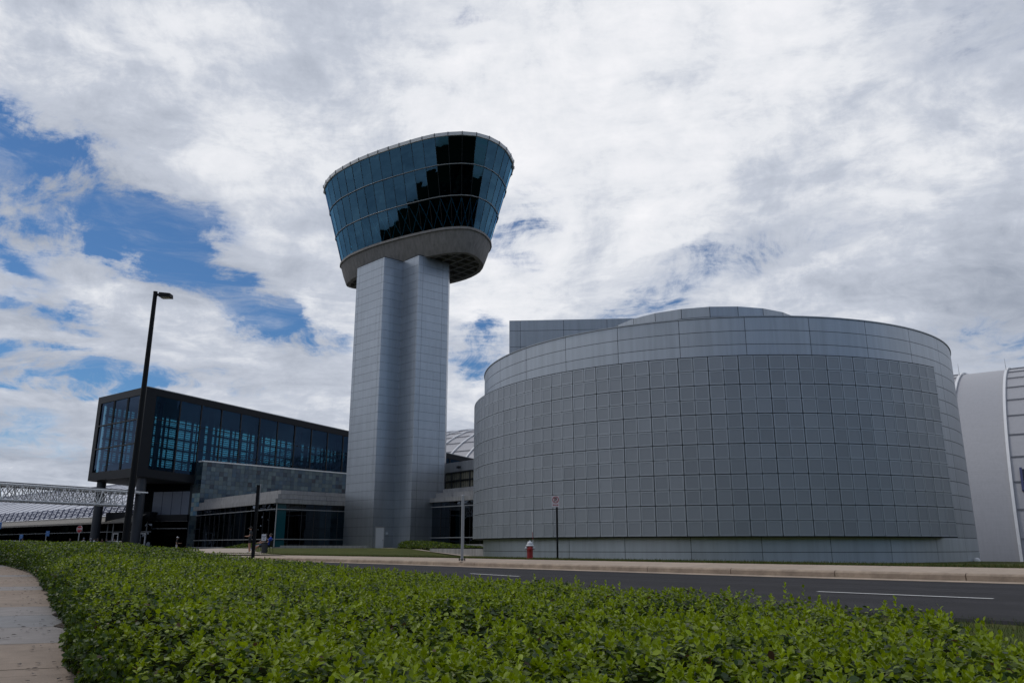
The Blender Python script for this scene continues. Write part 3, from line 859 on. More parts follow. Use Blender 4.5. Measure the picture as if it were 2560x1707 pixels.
def wall_panels(m, a, b_, zs, us, gap, colr, jit=.03, th=.03, mi=0):
    """flat cladding from a to b (2D), outer face on the line, rows at zs, columns at distances us"""
    a, b_ = Vector((*a, 0)), Vector((*b_, 0)); d_ = (b_ - a); Lw = d_.length; d_.normalize(); nrm = Vector((d_.y, -d_.x, 0))
    us = [0] + [u for u in us if 0 < u < Lw] + [Lw]
    for u0, u1 in zip(us, us[1:]):
        for z0, z1 in zip(zs, zs[1:]):
            c = tuple(np.array(colr) * random.uniform(1 - jit, 1 + jit))
            g0 = 0 if u0 == 0 else gap / 2; g1 = 0 if u1 == Lw else gap / 2
            P = [a + d_ * (u0 + g0), a + d_ * (u1 - g1)]
            q = [P[0] + Vector((0, 0, z0 + gap / 2)), P[1] + Vector((0, 0, z0 + gap / 2)), P[1] + Vector((0, 0, z1 - gap / 2)), P[0] + Vector((0, 0, z1 - gap / 2))]
            m.face(q, mi, c)
            for i in range(4):
                j = (i + 1) % 4; m.face([q[j], q[i], q[i] - nrm * th, q[j] - nrm * th], mi, c)
rb = MB(); rbb = MB()
rp = [(-.22, 62.0), (14.5, 61.0), (15.0, 66.0), (.4, 66.5)]
cz = [12.4, 13.75, 15.1, 16.4, 17.75, 18.65]
for i in range(4): wall_panels(rb, rp[i], rp[(i + 1) % 4], cz, [.9 + 3.55 * k for k in range(6)], .03, base * .86)
rbb.prism([(-.17, 62.05), (14.44, 61.06), (14.93, 65.94), (.44, 66.44)], 12.4, 18.63)
rb.build('plant_block', clad_f, theatre, weld=False); rbb.build('block_core', seam, theatre)
for (u, v, Y) in ((2158, 797, 46), (2292, 822, 50), (1964, 783, 58)):
    q = at(u, v, Y); lm = MB(); lm.tube([(q.x, q.y, ZT - .4 if Y < 55 else PZ - .3), (q.x, q.y, (ZT if Y < 55 else PZ) + .55)], [.02, .006], 6)
    lm.build('lightning_rod', grayp, theatre)

# ------------------------------------------------------------------ control tower
TC = np.array((-12.2, 90.2))
tower = thing('control_tower', 'tall observation tower with flared dark glass cab on a grey metal clad shaft', 'tower', (TC[0], TC[1], .3))
P = [(-18.72, 89.4), (-14.84, 85.62), (-12.9, 87.2), (-10.75, 85.0), (-7.5, 87.55), (-7.65, 91.2), (-10.6, 94.4), (-12.5, 92.8), (-14.65, 95.0), (-18.0, 92.3)]
tz = [.3] + [0.3 + 1.45] + [1.75 + .948 * k for k in range(1, 34)]
tz = [z for z in tz if z < 33.2] + [33.2]
tcol = np.array((0.40, 0.435, 0.475))
sh = MB()
for i in range(len(P)):
    a, b_ = P[i], P[(i + 1) % len(P)]; Lw = math.dist(a, b_)
    us = {0: [.55, Lw - .45], 1: [], 2: [], 3: [.62, Lw - .8]}.get(i, [Lw / 2])
    wall_panels(sh, a, b_, tz, us, .024, tcol, .03)
sh.build('shaft_cladding', clad_t, tower, weld=False)
cen = np.mean(P, 0)
sb = MB()
def inset(poly, d_):
    n = len(poly); out = []
    area = sum(poly[i][0] * poly[(i + 1) % n][1] - poly[(i + 1) % n][0] * poly[i][1] for i in range(n))
    s_ = 1 if area > 0 else -1
    for i in range(n):
        p0, p1, p2 = Vector(poly[i - 1]), Vector(poly[i]), Vector(poly[(i + 1) % n])
        d1, d2 = (p1 - p0).normalized(), (p2 - p1).normalized()
        n1, n2 = Vector((-d1.y, d1.x)) * s_, Vector((-d2.y, d2.x)) * s_
        bis = (n1 + n2); bis = bis / max(.2, bis.dot(n1)) if bis.length > 1e-6 else n1
        out.append(tuple(p1 + bis * d_))
    return out
sb.prism(inset(P, .028), .0, 33.3); sb.build('shaft_core', seam, tower)
# door on the right hand face of the left lobe
a, b_ = Vector((*P[1], 0)), Vector((*P[2], 0)); dvec = (b_ - a).normalized(); nv = Vector((dvec.y, -dvec.x, 0))
dr0 = a + dvec * .42
dm_ = MB()
def wallbox(m, o, d_, n_, u0, u1, z0, z1, t0, t1, mi=0):
    q = [o + d_ * u0 + n_ * t0, o + d_ * u1 + n_ * t0, o + d_ * u1 + n_ * t1, o + d_ * u0 + n_ * t1]
    m.prism([tuple(x)[:2] for x in q], z0, z1, mi)
wallbox(dm_, a, dvec, nv, .38, 1.36, .3, 2.62, -.02, .035)
door = dm_.build('door', mat('pale_door', (0.55, 0.575, 0.60), 0.45), tower)
dm_ = MB(); wallbox(dm_, a, dvec, nv, .30, .38, .3, 2.70, -.02, .06); wallbox(dm_, a, dvec, nv, 1.36, 1.44, .3, 2.70, -.02, .06); wallbox(dm_, a, dvec, nv, .38, 1.36, 2.62, 2.70, -.02, .06)
dm_.build('frame', grayp, door)
dm_ = MB(); wallbox(dm_, a, dvec, nv, 1.22, 1.27, 1.25, 1.40, .035, .09); dm_.build('handle', grayp, door)
dm_ = MB(); wallbox(dm_, a, dvec, nv, 1.62, 1.86, 1.9, 2.15, .0, .05); dm_.build('intercom', mat('intercom', (.45, .5, .55), .4), tower)

ring0 = [(-12.5, 4.1), (-10.9, 1.1), (-9.5, -.6), (-6.2, -3.6), (-1.7, -6.6), (3.1, -9.1), (6.1, -9.7), (7.8, -9.6), (9.4, -8.8), (10.6, -7.6), (11.5, -6.1), (12.2, -3.7),
         (12.4, -1.5), (11.6, 2), (9.3, 5.5), (5.6, 8.4), (1, 10.4), (-4, 11.2), (-8, 10.9), (-11, 9.6), (-12.7, 7)]
cl = spline(ring0[-2:] + ring0 + ring0[:3], 12)
cl = cl[24:24 + 12 * len(ring0) + 1]
NF = 44
RG = even(cl, NF + 1)[:-1] * .99
_tg = np.roll(RG, -1, 0) - np.roll(RG, 1, 0); _tg = np.stack([_tg[:, 1], -_tg[:, 0]], 1) / np.linalg.norm(_tg, axis=1)[:, None]
RNM = _tg if (_tg * RG).sum() > 0 else -_tg           # outward normals of the rim
def ring(k, z, extra=0.0):
    """rim outline drawn inwards: k = 1 is the rim itself, smaller k follows the flare"""
    q = RG - RNM * (1 - k) * 12.3 + RNM * extra
    return [Vector((TC[0] + p[0], TC[1] + p[1], z)) for p in q]
Z1, Z2, Z3 = 46.1, 36.0, 33.2
K1, K2, K3 = 1.0, .775, .715
def kz(z): return K2 + (K1 - K2) * (z - Z2) / (Z1 - Z2)
gm_ = MB(); mm = MB(); 
for i in range(NF):
    j = (i + 1) % NF
    zs = [Z2 + .02, Z2 + (Z1 - Z2) * .345, Z2 + (Z1 - Z2) * .69, Z1]
    for z0, z1 in zip(zs, zs[1:]):
        A0, B0, B1, A1 = ring(kz(z0), z0)[i], ring(kz(z0), z0)[j], ring(kz(z1), z1)[j], ring(kz(z1), z1)[i]
        cen_ = (A0 + B0 + B1 + A1) / 4; nrm = (B0 - A0).cross(A1 - A0).normalized()
        # every pane sits at its own very slight angle
        t1, t2 = random.gauss(0, .006), random.gauss(0, .006)
        gm_.face([A0 + nrm * (t1), B0 + nrm * t2, B1 + nrm * (t2 - t1) * .6, A1 - nrm * t2])
    mm.bar(ring(kz(Z2), Z2)[i], ring(kz(Z1), Z1)[i], .035, .05)
gm_.build('glazing', gl_tower, tower, weld=False); mm.build('mullion', blackm, tower)
for fz in (.345, .69):
    z = Z2 + (Z1 - Z2) * fz; tr = MB(); rg_ = ring(kz(z), z, .08)
    tr.tube(rg_ + rg_[:1], .05, 6, cap=False)
    tr.build('transom', grayp, tower)
pr = MB()
def loft(m, rings, mi=0):
    for a_, b_ in zip(rings, rings[1:]):
        for i in range(len(a_)):
            j = (i + 1) % len(a_); m.face([a_[i], a_[j], b_[j], b_[i]], mi)
loft(pr, [ring(kz(Z1), Z1 - .02, .0), ring(kz(Z1), Z1 - .02, .16), ring(kz(Z1), Z1 + .38, .20), ring(kz(Z1), Z1 + .38, -.2), ring(kz(Z1), Z1 + .1, -.25)])
pr.face(ring(kz(Z1), Z1 + .1, -.25))
tk = pr
for i in range(NF):
    q = ring(kz(Z1), Z1, .20)[i]; n2 = Vector((q.x - TC[0], q.y - TC[1], 0)).normalized()
    tk.bar(q + n2 * .01 - Vector((0, 0, .0)), q + n2 * .03 + Vector((0, 0, .40)), .07, .05, 1)
pr.build('parapet', [whitep, seam], tower)
# concrete band, soffit with coffers
cbm = MB()
lip = [ring(K2, Z2 - .0, -.3), ring(K2, Z2, .24), ring(K2, Z2 - .30, .27), ring(K2, Z2 - .33, .10), ring((K2 + K3) / 2, (Z2 + Z3) / 2 - .2, .10), ring(K3, Z3 + .1, .06), ring(K3, Z3, .0), ring(K3, Z3 - .0, -.5), ring(K3, Z3 + .6, -.5)]
loft(cbm, [r_[::-1] for r_ in lip]); cbm.build('concrete_band', concd, tower, smooth=True)
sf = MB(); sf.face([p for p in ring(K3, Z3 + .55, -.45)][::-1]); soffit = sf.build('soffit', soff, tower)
rbm = MB()
poly2 = np.array([(p.x, p.y) for p in ring(K3, 0, -.45)])
def clip_line(o, d_, poly):
    ts = []
    for i in range(len(poly)):
        a_, b_ = poly[i], poly[(i + 1) % len(poly)]; e_ = b_ - a_; den = d_[0] * e_[1] - d_[1] * e_[0]
        if abs(den) < 1e-9: continue
        t = ((a_[0] - o[0]) * e_[1] - (a_[1] - o[1]) * e_[0]) / den; s_ = ((a_[0] - o[0]) * d_[1] - (a_[1] - o[1]) * d_[0]) / den
        if 0 <= s_ < 1: ts.append(t)
    return (min(ts), max(ts)) if len(ts) >= 2 else None
for ang, zoff in ((-47.0, 0.0), (40.0, .004)):
    d_ = np.array((math.cos(R(ang)), math.sin(R(ang)))); n_ = np.array((-d_[1], d_[0]))
    for k in np.arange(-10, 10.1, 1.35):
        o_ = TC + n_ * k; c_ = clip_line(o_, d_, poly2)
        if c_: rbm.bar((*(o_ + d_ * c_[0]), Z3 + .29 + zoff), (*(o_ + d_ * c_[1]), Z3 + .29 + zoff), .24, .55)
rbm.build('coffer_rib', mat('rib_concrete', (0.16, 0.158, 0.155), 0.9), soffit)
# inside of the cab
inn = MB(); loft(inn, [ring(kz(Z2) - .13, Z2), ring(kz(Z1) - .2, Z1 - .3)]); inn.face(ring(kz(Z1), Z1 - .12, -.06)[::-1])
for fz in (.02, .345, .69):
    z = Z2 + (Z1 - Z2) * fz
    r1, r2 = ring(kz(z), z, -.45), ring(kz(z), z + .3, -.45)
    inn.face(r1[::-1]); inn.face(r2); loft(inn, [r1, r2])
inn.build('cab_interior', interior, tower)
br = MB()
zb0, zb1 = Z2 + .1, Z2 + (Z1 - Z2) * .345 - .1
for i in range(0, NF):
    A0, B1 = ring(kz(zb0), zb0, -.22)[i], ring(kz(zb1), zb1, -.22)[(i + 1) % NF]
    A1, B0 = ring(kz(zb1), zb1, -.22)[i], ring(kz(zb0), zb0, -.22)[(i + 1) % NF]
    br.tube([A0, B1], .05, 5); br.tube([A1, B0], .05, 5)
br.build('brace', mat('pale_brace', (0.75, .78, .8), .5), tower)

# ------------------------------------------------------------------ helper for glass pavilions
def strip_wall(m, a, b_, z0, z1, mi=0, th=.0):
    m.face([(a[0], a[1], z0), (b_[0], b_[1], z0), (b_[0], b_[1], z1), (a[0], a[1], z1)], mi)

def pavilion(t, faces, zb, zg, tiers, zlines, plinth_z, pane_w, roofpoly, teal=None):
    """faces: list of (a, b) plan lines seen from outside left to right"""
    for fi, (a, b_) in enumerate(faces):
        a, b_ = np.array(a, float), np.array(b_, float); d_ = (b_ - a) / np.linalg.norm(b_ - a); n_ = np.array((d_[1], -d_[0])); Lw = np.linalg.norm(b_ - a)
        pg = MB(); k = max(1, round(Lw / pane_w))
        for i in range(k):
            p, q = a + d_ * (Lw * i / k), a + d_ * (Lw * (i + 1) / k)
            tlt = [random.gauss(0, .006) for _ in range(4)]
            for (z0, z1) in zip([zb] + zlines, zlines + [zg]):
                pg.face([(*(p + n_ * tlt[0]), z0), (*(q + n_ * tlt[1]), z0), (*(q + n_ * tlt[2]), z1), (*(p + n_ * tlt[3]), z1)])
        pg.build('glazing', gl_wing, t, weld=False)
        mu = MB()
        for i in range(k + 1):
            p = a + d_ * (Lw * i / k) + n_ * .02
            mu.bar((*p, zb), (*p, zg), .05, .06)
        mu.build('mullion', blackm, t)
        for z in zlines:
            tb = MB(); tb.bar((*(a + n_ * .06), z), (*(b_ + n_ * .06), z), .12, .085); tb.build('transom', grayp, t)
    m = MB(); m.prism([tuple(p) for p in roofpoly], zg - .02, zg + .02); m.build('ceiling', interior, t)

# ------------------------------------------------------------------ left glass pavilion
cC, cL, cR_ = np.array((-25.0, 84.8)), np.array((-40.6, 103.2)), np.array((-18.6, 91.4))
pav = thing('glass_pavilion', 'low dark glass pavilion with stepped concrete roof edge left of the tower', 'building', (cC[0], cC[1], 0))
inl = cC + np.array((2, 22))
pavilion(pav, [(cL, cC), (cC, cR_)], .62, 5.1, None, [1.4, 4.5], .3, 1.6, [cL, cC, cR_, (-18.6, 99), (-34, 110)])
def off_line(pts, d_):
    """offset an open polyline outwards (towards the camera side)"""
    out = []
    P_ = [np.array(p, float) for p in pts]
    for i in range(len(P_)):
        ns = []
        if i > 0: e_ = P_[i] - P_[i - 1]; ns.append(np.array((e_[1], -e_[0])) / np.linalg.norm(e_))
        if i < len(P_) - 1: e_ = P_[i + 1] - P_[i]; ns.append(np.array((e_[1], -e_[0])) / np.linalg.norm(e_))
        n_ = sum(ns); n_ = n_ / np.linalg.norm(n_); n_ = n_ / max(.3, n_ @ ns[0])
        out.append(P_[i] + n_ * d_)
    return out
def fascia(t, pts, tiers, back=9.0):
    """stepped concrete roof edge: tiers of (z0, z1, set back)"""
    for (z0, z1, sb_) in tiers:
        m = MB(); o_ = off_line(pts, -sb_); i_ = off_line(pts, -sb_ - back)
        for k in range(len(o_) - 1):
            a, b_ = o_[k], o_[k + 1]; d_ = (b_ - a); Lw = np.linalg.norm(d_); d_ = d_ / Lw
            n_ = max(1, round(Lw / 2.9))
            for q in range(n_):
                p0, p1 = a + d_ * (Lw * q / n_ + (.012 if q else 0)), a + d_ * (Lw * (q + 1) / n_ - (.012 if q < n_ - 1 else 0))
                strip_wall(m, p0, p1, z0, z1)
            m.face([(*i_[k], z1), (*o_[k], z1), (*o_[k + 1], z1), (*i_[k + 1], z1)])
            m.face([(*o_[k], z0), (*i_[k], z0), (*i_[k + 1], z0), (*o_[k + 1], z0)])
        m.build('roof_tier', fasc, t, weld=False)
fascia(pav, [cL, cC, cR_], [(5.1, 5.56, -.35), (5.62, 6.10, .15), (6.16, 6.55, .75)], 3.0)
m = MB(); m.prism([tuple(p) for p in off_line([cL, cC, cR_], -1.3)] + [(-19.5, 100), (-34, 109)], 6.3, 6.45); m.build('roof', conc, pav)
m = MB(); o_ = off_line([cL, cC, cR_], .22); i_ = off_line([cL, cC, cR_], -.3)
for k in range(2): m.hexa([(*o_[k], -.3), (*o_[k + 1], -.3), (*i_[k + 1], -.3), (*i_[k], -.3)], [(*o_[k], .6), (*o_[k + 1], .6), (*i_[k + 1], .6), (*i_[k], .6)])
m.build('plinth', conc, pav)
e_ = (cR_ - cC) / np.linalg.norm(cR_ - cC); n_ = np.array((e_[1], -e_[0]))
m = MB(); strip_wall(m, cC + n_ * .03 + e_ * .08, cC + n_ * .03 + e_ * 1.15, .62, 5.08); m.build('corner_pane', tealp, pav)  # teal of the lit corner glass put into the pane colour
m = MB(); m.bar((*(cC + (n_ * .05)), .62), (*(cC + n_ * .05), 5.1), .09); m.build('corner_post', grayp, pav)
# inside wall so that the glass has a dark room behind it
m = MB(); ib = off_line([cL, cC, cR_], -6)
for k in range(2): strip_wall(m, ib[k], ib[k + 1], .3, 5.1)
m.face([(*cL, .55), (*cC, .55), (*cR_, .55), (-18.6, 99, .55), (-34, 110, .55)]); m.build('inner_wall', interior, pav)
for i in range(4):
    p = cC + (cL - cC) * (.12 + .22 * i) + np.array((1.6, 1.6)); m = MB(); m.tube([(*p, .5), (*p, 5.1)], .22, 10); m.build('inner_column', mat('inner_column%d' % i, (.12, .14, .15), .6) if i == 0 else MATS['inner_column0'], pav)

# ------------------------------------------------------------------ right glass link between the tower and the drum
gA, gB = np.array((-8.7, 86.7)), np.array((5.6, 71.8))
link = thing('glass_link', 'dark glazed link with stepped concrete roof between the tower and the drum building', 'building', (gA[0], gA[1], 0))
pavilion(link, [(gA, gB)], .9, 5.25, None, [1.55, 4.75], .3, 1.6, [gA, gB, (9, 80), (-4, 92)])
fascia(link, [gA, gB], [(5.25, 5.70, -.35), (5.76, 6.26, .4), (6.32, 6.74, 1.3)], 3.0)
m = MB(); o_ = off_line([gA, gB], .2); i_ = off_line([gA, gB], -.4)
m.hexa([(*o_[0], -.5), (*o_[1], -.5), (*i_[1], -.5), (*i_[0], -.5)], [(*o_[0], .88), (*o_[1], .88), (*i_[1], .88), (*i_[0], .88)]); m.build('plinth', conc, link)
m = MB(); ib = off_line([gA, gB], -5); strip_wall(m, ib[0] - (gB - gA) * .3, ib[1], .3, 5.25); m.face([(*gA, .8), (*gB, .8), (9, 80, .8), (-4, 92, .8)]); m.build('inner_wall', interior, link)
uA, uB = np.array((-9.5, 95.1)), np.array((6.0, 75.1))
d_ = (uB - uA) / np.linalg.norm(uB - uA); n_ = np.array((d_[1], -d_[0]))
m = MB()
strip_wall(m, uA, uB, 6.5, 7.15); strip_wall(m, uA, uB, 8.95, 10.1)
m.face([(*uA, 10.1), (*uB, 10.1), (*(uB - n_ * 6), 10.1), (*(uA - n_ * 6), 10.1)])
m.build('upper_wall', mat('pale_wall_panel', (.34, .35, .365), .6, streak=.15, var=.05), link)
m = MB(); strip_wall(m, uA - n_ * .15, uB - n_ * .15, 7.15, 8.95); win = m.build('window_band', frit, link)
m = MB()
for z, h_ in ((7.97, .16), (8.92, .14)): m.bar((*(uA - n_ * .05), z), (*(uB - n_ * .05), z), .16, h_)
for k in range(14): p = uA + d_ * (k * 1.83 + .35) - n_ * .05; m.bar((*p, 7.15), (*p, 8.95), .15, .13)
for k in range(52): p = uA + d_ * (k * .458 + .35) - n_ * .12; m.bar((*p, 7.15), (*p, 8.95), .035, .03)
m.build('frame', blackm, win)
q = at(1147, 1168, 90.2); m = MB(); m.box((q.x, q.y - .2, q.z), (.32, .4, .26), R(-50)); m.build('wall_light', blackm, link)

# ------------------------------------------------------------------ raised dark glass gallery (tilted box)
gal = thing('glass_gallery', 'long raised dark box with glazed walls tilting up towards the entrance', 'building', (-47, 99, 0))
N0 = np.array((-47.0, 99.0)); e1 = np.array((.643, .766)); e2 = np.array((-.79, .613)); LG, WG = 78.0, 13.1
ztp = lambda t: 20.62 - .0665 * t
zbt = lambda t: 9.2 - .060 * t
def gp(t, s, z): q = N0 + e1 * t + e2 * s; return Vector((q[0], q[1], z))
def gbox(m, t0, t1, s0, s1, za, zb_, mi=0):
    """za, zb_ are functions of t"""
    m.hexa([gp(t0, s0, za(t0)), gp(t1, s0, za(t1)), gp(t1, s1, za(t1)), gp(t0, s1, za(t0))],
           [gp(t0, s0, zb_(t0)), gp(t1, s0, zb_(t1)), gp(t1, s1, zb_(t1)), gp(t0, s1, zb_(t0))], mi)
m = MB(); gbox(m, 0, LG, 0, WG, lambda t: ztp(t) - .95, ztp); m.build('roof', dark, gal)
m = MB(); gbox(m, -.02, LG, -.04, .0, lambda t: ztp(t) - .08, lambda t: ztp(t) + .02); m.build('roof_trim', grayp, gal)
m = MB(); gbox(m, 0, LG, 0, WG, zbt, lambda t: zbt(t) + 1.05); m.build('floor_deck', dark, gal)
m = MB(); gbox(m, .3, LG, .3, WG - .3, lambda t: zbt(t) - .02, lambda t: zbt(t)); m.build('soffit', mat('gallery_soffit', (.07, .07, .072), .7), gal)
for (t0, t1, s0, s1) in ((0, 1.35, 0, .5), (0, .5, .5, 1.0), (0, .5, WG - .95, WG)):
    m = MB(); gbox(m, t0, t1, s0, s1, lambda t: zbt(t) + 1.05, lambda t: ztp(t) - .95); m.build('corner_post', dark, gal)
# long facade: big panes with mullions
m = MB(); mu = MB(); tt = 1.35
edges = [1.35] + [1.75 + 3.0 * k for k in range(1, 26)]
for t0, t1 in zip(edges, edges[1:]):
    ti = [random.gauss(0, .008) for _ in range(4)]
    m.face([gp(t0, .12 + ti[0], zbt(t0) + 1.05), gp(t1, .12 + ti[1], zbt(t1) + 1.05), gp(t1, .12 + ti[2], ztp(t1) - .95), gp(t0, .12 + ti[3], ztp(t0) - .95)])
    gbox(mu, t1 - .07, t1 + .07, .0, .2, lambda t: zbt(t) + 1.05, lambda t: ztp(t) - .95)
for zf in (.36, .68): gbox(mu, 1.35, LG, .06, .16, lambda t: zbt(t) + 1.05 + zf * (ztp(t) - zbt(t) - 2) - .025, lambda t: zbt(t) + 1.05 + zf * (ztp(t) - zbt(t) - 2) + .025)
m.build('long_glazing', gl_box, gal, weld=False); mu.build('mullion', blackm, gal)
# end face: three by three panes
m = MB(); mu = MB()
S_ = np.linspace(1.0, WG - .95, 4)
h0, h1 = zbt(0) + 1.05, ztp(0) - .95
for s0, s1 in zip(S_, S_[1:]):
    for k in range(3):
        z0, z1 = h0 + (h1 - h0) * k / 3, h0 + (h1 - h0) * (k + 1) / 3
        ti = [random.gauss(0, .008) for _ in range(4)]
        m.face([gp(.12 + ti[0], s1, z0), gp(.12 + ti[1], s0, z0), gp(.12 + ti[2], s0, z1), gp(.12 + ti[3], s1, z1)])
for s in S_[1:-1]: mu.bar(gp(.1, s, h0), gp(.1, s, h1), .22, .2)
for k in (1, 2): mu.bar(gp(.1, S_[0], h0 + (h1 - h0) * k / 3), gp(.1, S_[-1], h0 + (h1 - h0) * k / 3), .2, .16)
m.build('end_glazing', gl_end, gal, weld=False); mu.build('end_mullion', blackm, gal)
# far wall: louvres and posts seen against the sky through the glass
m = MB(); gbox(m, 1.35, LG, WG - .12, WG - .1, lambda t: zbt(t) + 1.05, lambda t: ztp(t) - .95); m.build('far_glazing', glass('far_glass', (.47, .68, .73), (.5, .6, .7), .02), gal)
pm = MB(); lm = MB()
t = 1.0; i = 0
while t < LG - 1:
    wd = (.75 if i % 9 == 5 else .30 if i % 2 == 0 else .14)
    gbox(pm, t, t + wd, WG - .75, WG - .55, lambda t: zbt(t) + 1.0, lambda t: ztp(t) - .9)
    t += wd + random.choice((.85, .95, .5, 1.05, .3)); i += 1
for k in range(30):
    zf = (k + .5) / 30; hh = .09 if k % 5 else .30
    gbox(lm, 1.0, LG - 1, WG - .5, WG - .3, lambda t: zbt(t) + 1.05 + zf * (ztp(t) - zbt(t) - 2) - hh / 2, lambda t: zbt(t) + 1.05 + zf * (ztp(t) - zbt(t) - 2) + hh / 2)
pm.build('interior_post', blackm, gal); lm.build('louvre', blackm, gal)
m = MB()
for k in range(10): gbox(m, 4 + 7.5 * k, 4.5 + 7.5 * k, 4.0, 4.5, lambda t: zbt(t) + 1.0, lambda t: ztp(t) - .9)
gbox(m, 1.4, LG - 1, 5.5, WG - 1, lambda t: zbt(t) + 1.04, lambda t: zbt(t) + 2.2)
m.build('interior_column', blackm, gal)
for (t_, s_) in ((1.3, 1.1), (1.2, 11.6), (24, 2), (24, 11)):
    q = gp(t_, s_, 0); m = MB(); m.tube([(q.x, q.y, -.25), (q.x, q.y, zbt(t_) + .0)], .58, 18); m.build('column', mat('dark_column', (.045, .05, .06), .45, .1) if 'dark_column' not in MATS else MATS['dark_column'], gal, smooth=True)

# ------------------------------------------------------------------ tiled wall in front of the gallery
tw0 = np.array((-40.8, 104.0)); TL = 25.0
tiled = thing('tiled_wall', 'long wall of mottled blue grey glazed tiles below the raised glass gallery', 'wall', (tw0[0], tw0[1], 0))
m = MB(); nt = np.array((e1[1], -e1[0]))
tones = [np.array(c) for c in ((.060, .105, .140), (.080, .130, .160), (.110, .160, .175), (.042, .085, .130), (.022, .045, .075), (.095, .140, .155), (.045, .095, .145), (.012, .022, .038))]
wts = [.2, .22, .15, .15, .08, .12, .06, .02]
tw_, th_ = .62, .58
for i in range(int(TL / tw_)):
    for k in range(20):
        a = tw0 + e1 * (i * tw_ + .012); b_ = tw0 + e1 * ((i + 1) * tw_ - .012); z0 = 11.5 - (k + 1) * th_ + .012; z1 = 11.5 - k * th_ - .012
        c = tones[rng.choice(8, p=np.array(wts) / sum(wts))] * random.uniform(.8, 1.15)
        ti = [random.gauss(0, .006) for _ in range(4)]
        m.face([(*(a + nt * ti[0]), z0), (*(b_ + nt * ti[1]), z0), (*(b_ + nt * ti[2]), z1), (*(a + nt * ti[3]), z1)], 0, tuple(c))
# narrow return at the left end
nl = np.array((-.80, .60))
for i in range(3):
    for k in range(20):
        a = tw0 + nl * ((i + 1) * .6 - .012); b_ = tw0 + nl * (i * .6 + .012); z0 = 11.5 - (k + 1) * th_ + .012; z1 = 11.5 - k * th_ - .012
        c = (tones[rng.choice(8, p=np.array(wts) / sum(wts))] * (3.0 if 6 < k < 12 else .45)) * random.uniform(.8, 1.2)  # lit middle rows and shaded rows above and below put into the colour
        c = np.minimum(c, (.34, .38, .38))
        m.face([(*a, z0), (*b_, z0), (*b_, z1), (*a, z1)], 0, tuple(c))
m.build('tile_face', tile, tiled, weld=False)
m = MB(); bk_ = [tw0 - nt * .03 + nl * 1.78, tw0 - nt * .03 + e1 * .02, tw0 + e1 * TL - nt * .03, tw0 + e1 * TL - nt * 1.2, tw0 - nt * 1.2 + nl * 1.5]
m.prism([tuple(p) for p in bk_], -.3, 11.48); m.build('wall_core', seam, tiled)
m = MB(); m.hexa([(*(tw0 + nt * .08), 11.5), (*(tw0 + e1 * TL + nt * .08), 11.5), (*(tw0 + e1 * TL - nt * 1.2), 11.5), (*(tw0 - nt * 1.2), 11.5)],
                 [(*(tw0 + nt * .08), 11.66), (*(tw0 + e1 * TL + nt * .08), 11.66), (*(tw0 + e1 * TL - nt * 1.2), 11.66), (*(tw0 - nt * 1.2), 11.66)]); m.build('coping', white, tiled)

# ------------------------------------------------------------------ entrance block below the gallery
ent = thing('entrance_block', 'dark glazed entrance with pale framed doors below the raised gallery', 'building', (-47, 106, 0))
EA, EB = np.array((-48.3, 107.2)), np.array((-42.4, 105.4))
ed = (EB - EA) / np.linalg.norm(EB - EA); en = np.array((ed[1], -ed[0])); EL = np.linalg.norm(EB - EA)
m = MB()
for i in range(4):
    a, b_ = EA + ed * (EL * i / 4 + .03), EA + ed * (EL * (i + 1) / 4 - .03); strip_wall(m, a, b_, 4.75, 7.75)
m.build('grey_panel', greyblue, ent, weld=False)
m = MB(); m.prism([tuple(EA - en * .05 - ed * 2), tuple(EB - en * .05 + ed), tuple(EB - en * 6), tuple(EA - en * 6)], -.3, 9.0); m.build('wall', interior, ent)
m = MB(); m.prism([tuple(EA + en * .5 - ed * 1.0), tuple(EB + en * .5), tuple(EB), tuple(EA - ed * 1.0)], 3.95, 4.72); m.build('canopy_band', dark, ent)
m = MB(); strip_wall(m, EA + en * .2 - ed * .5, EB + en * .2, -.2, 3.95); m.build('glazing', gl_wing, ent)
for z in (3.9, 2.95): mb = MB(); mb.bar((*(EA + en * .3 - ed * .5), z), (*(EB + en * .3), z), .08, .07); mb.build('transom', grayp, ent)
VA, VB = np.array((-54.6, 108.6)), np.array((-47.6, 106.2))
vd = (VB - VA) / np.linalg.norm(VB - VA); vn = np.array((vd[1], -vd[0])); VL = np.linalg.norm(VB - VA)
m = MB(); m.prism([tuple(VA + vn * .6), tuple(VB + vn * .6), tuple(VB - vn * 3), tuple(VA - vn * 3)], 3.9, 5.1); m.build('vestibule_roof', dark, ent)
m = MB(); strip_wall(m, VA, VB, -.2, 3.9); m.build('vestibule_glazing', gl_wing, ent)
m = MB(); strip_wall(m, VA - vn * 3, VB - vn * 3, -.2, 3.9); m.build('vestibule_wall', interior, ent)
m = MB()
for u in (.05, 1.0, VL - 1.7, VL - .75): m.bar((*(VA + vd * u + vn * .05), -.2), (*(VA + vd * u + vn * .05), 3.9), .1)
m.bar((*(VA + vn * .05), 2.55), (*(VB + vn * .05), 2.55), .1, .09)
m.build('vestibule_frame', grayp, ent)
for u0 in (1.2, VL - 1.65):
    m = MB()
    for (ua, ub, za, zb_) in ((u0, u0 + .12, -.2, 2.4), (u0 + .78, u0 + .9, -.2, 2.4), (u0 + .12, u0 + .78, 2.25, 2.4), (u0 + .12, u0 + .78, -.2, .1)):
        q = [VA + vd * ua + vn * .1, VA + vd * ub + vn * .1, VA + vd * ub + vn * .16, VA + vd * ua + vn * .16]; m.prism([tuple(x) for x in q], za, zb_)
    m.build('door', whitep, ent)

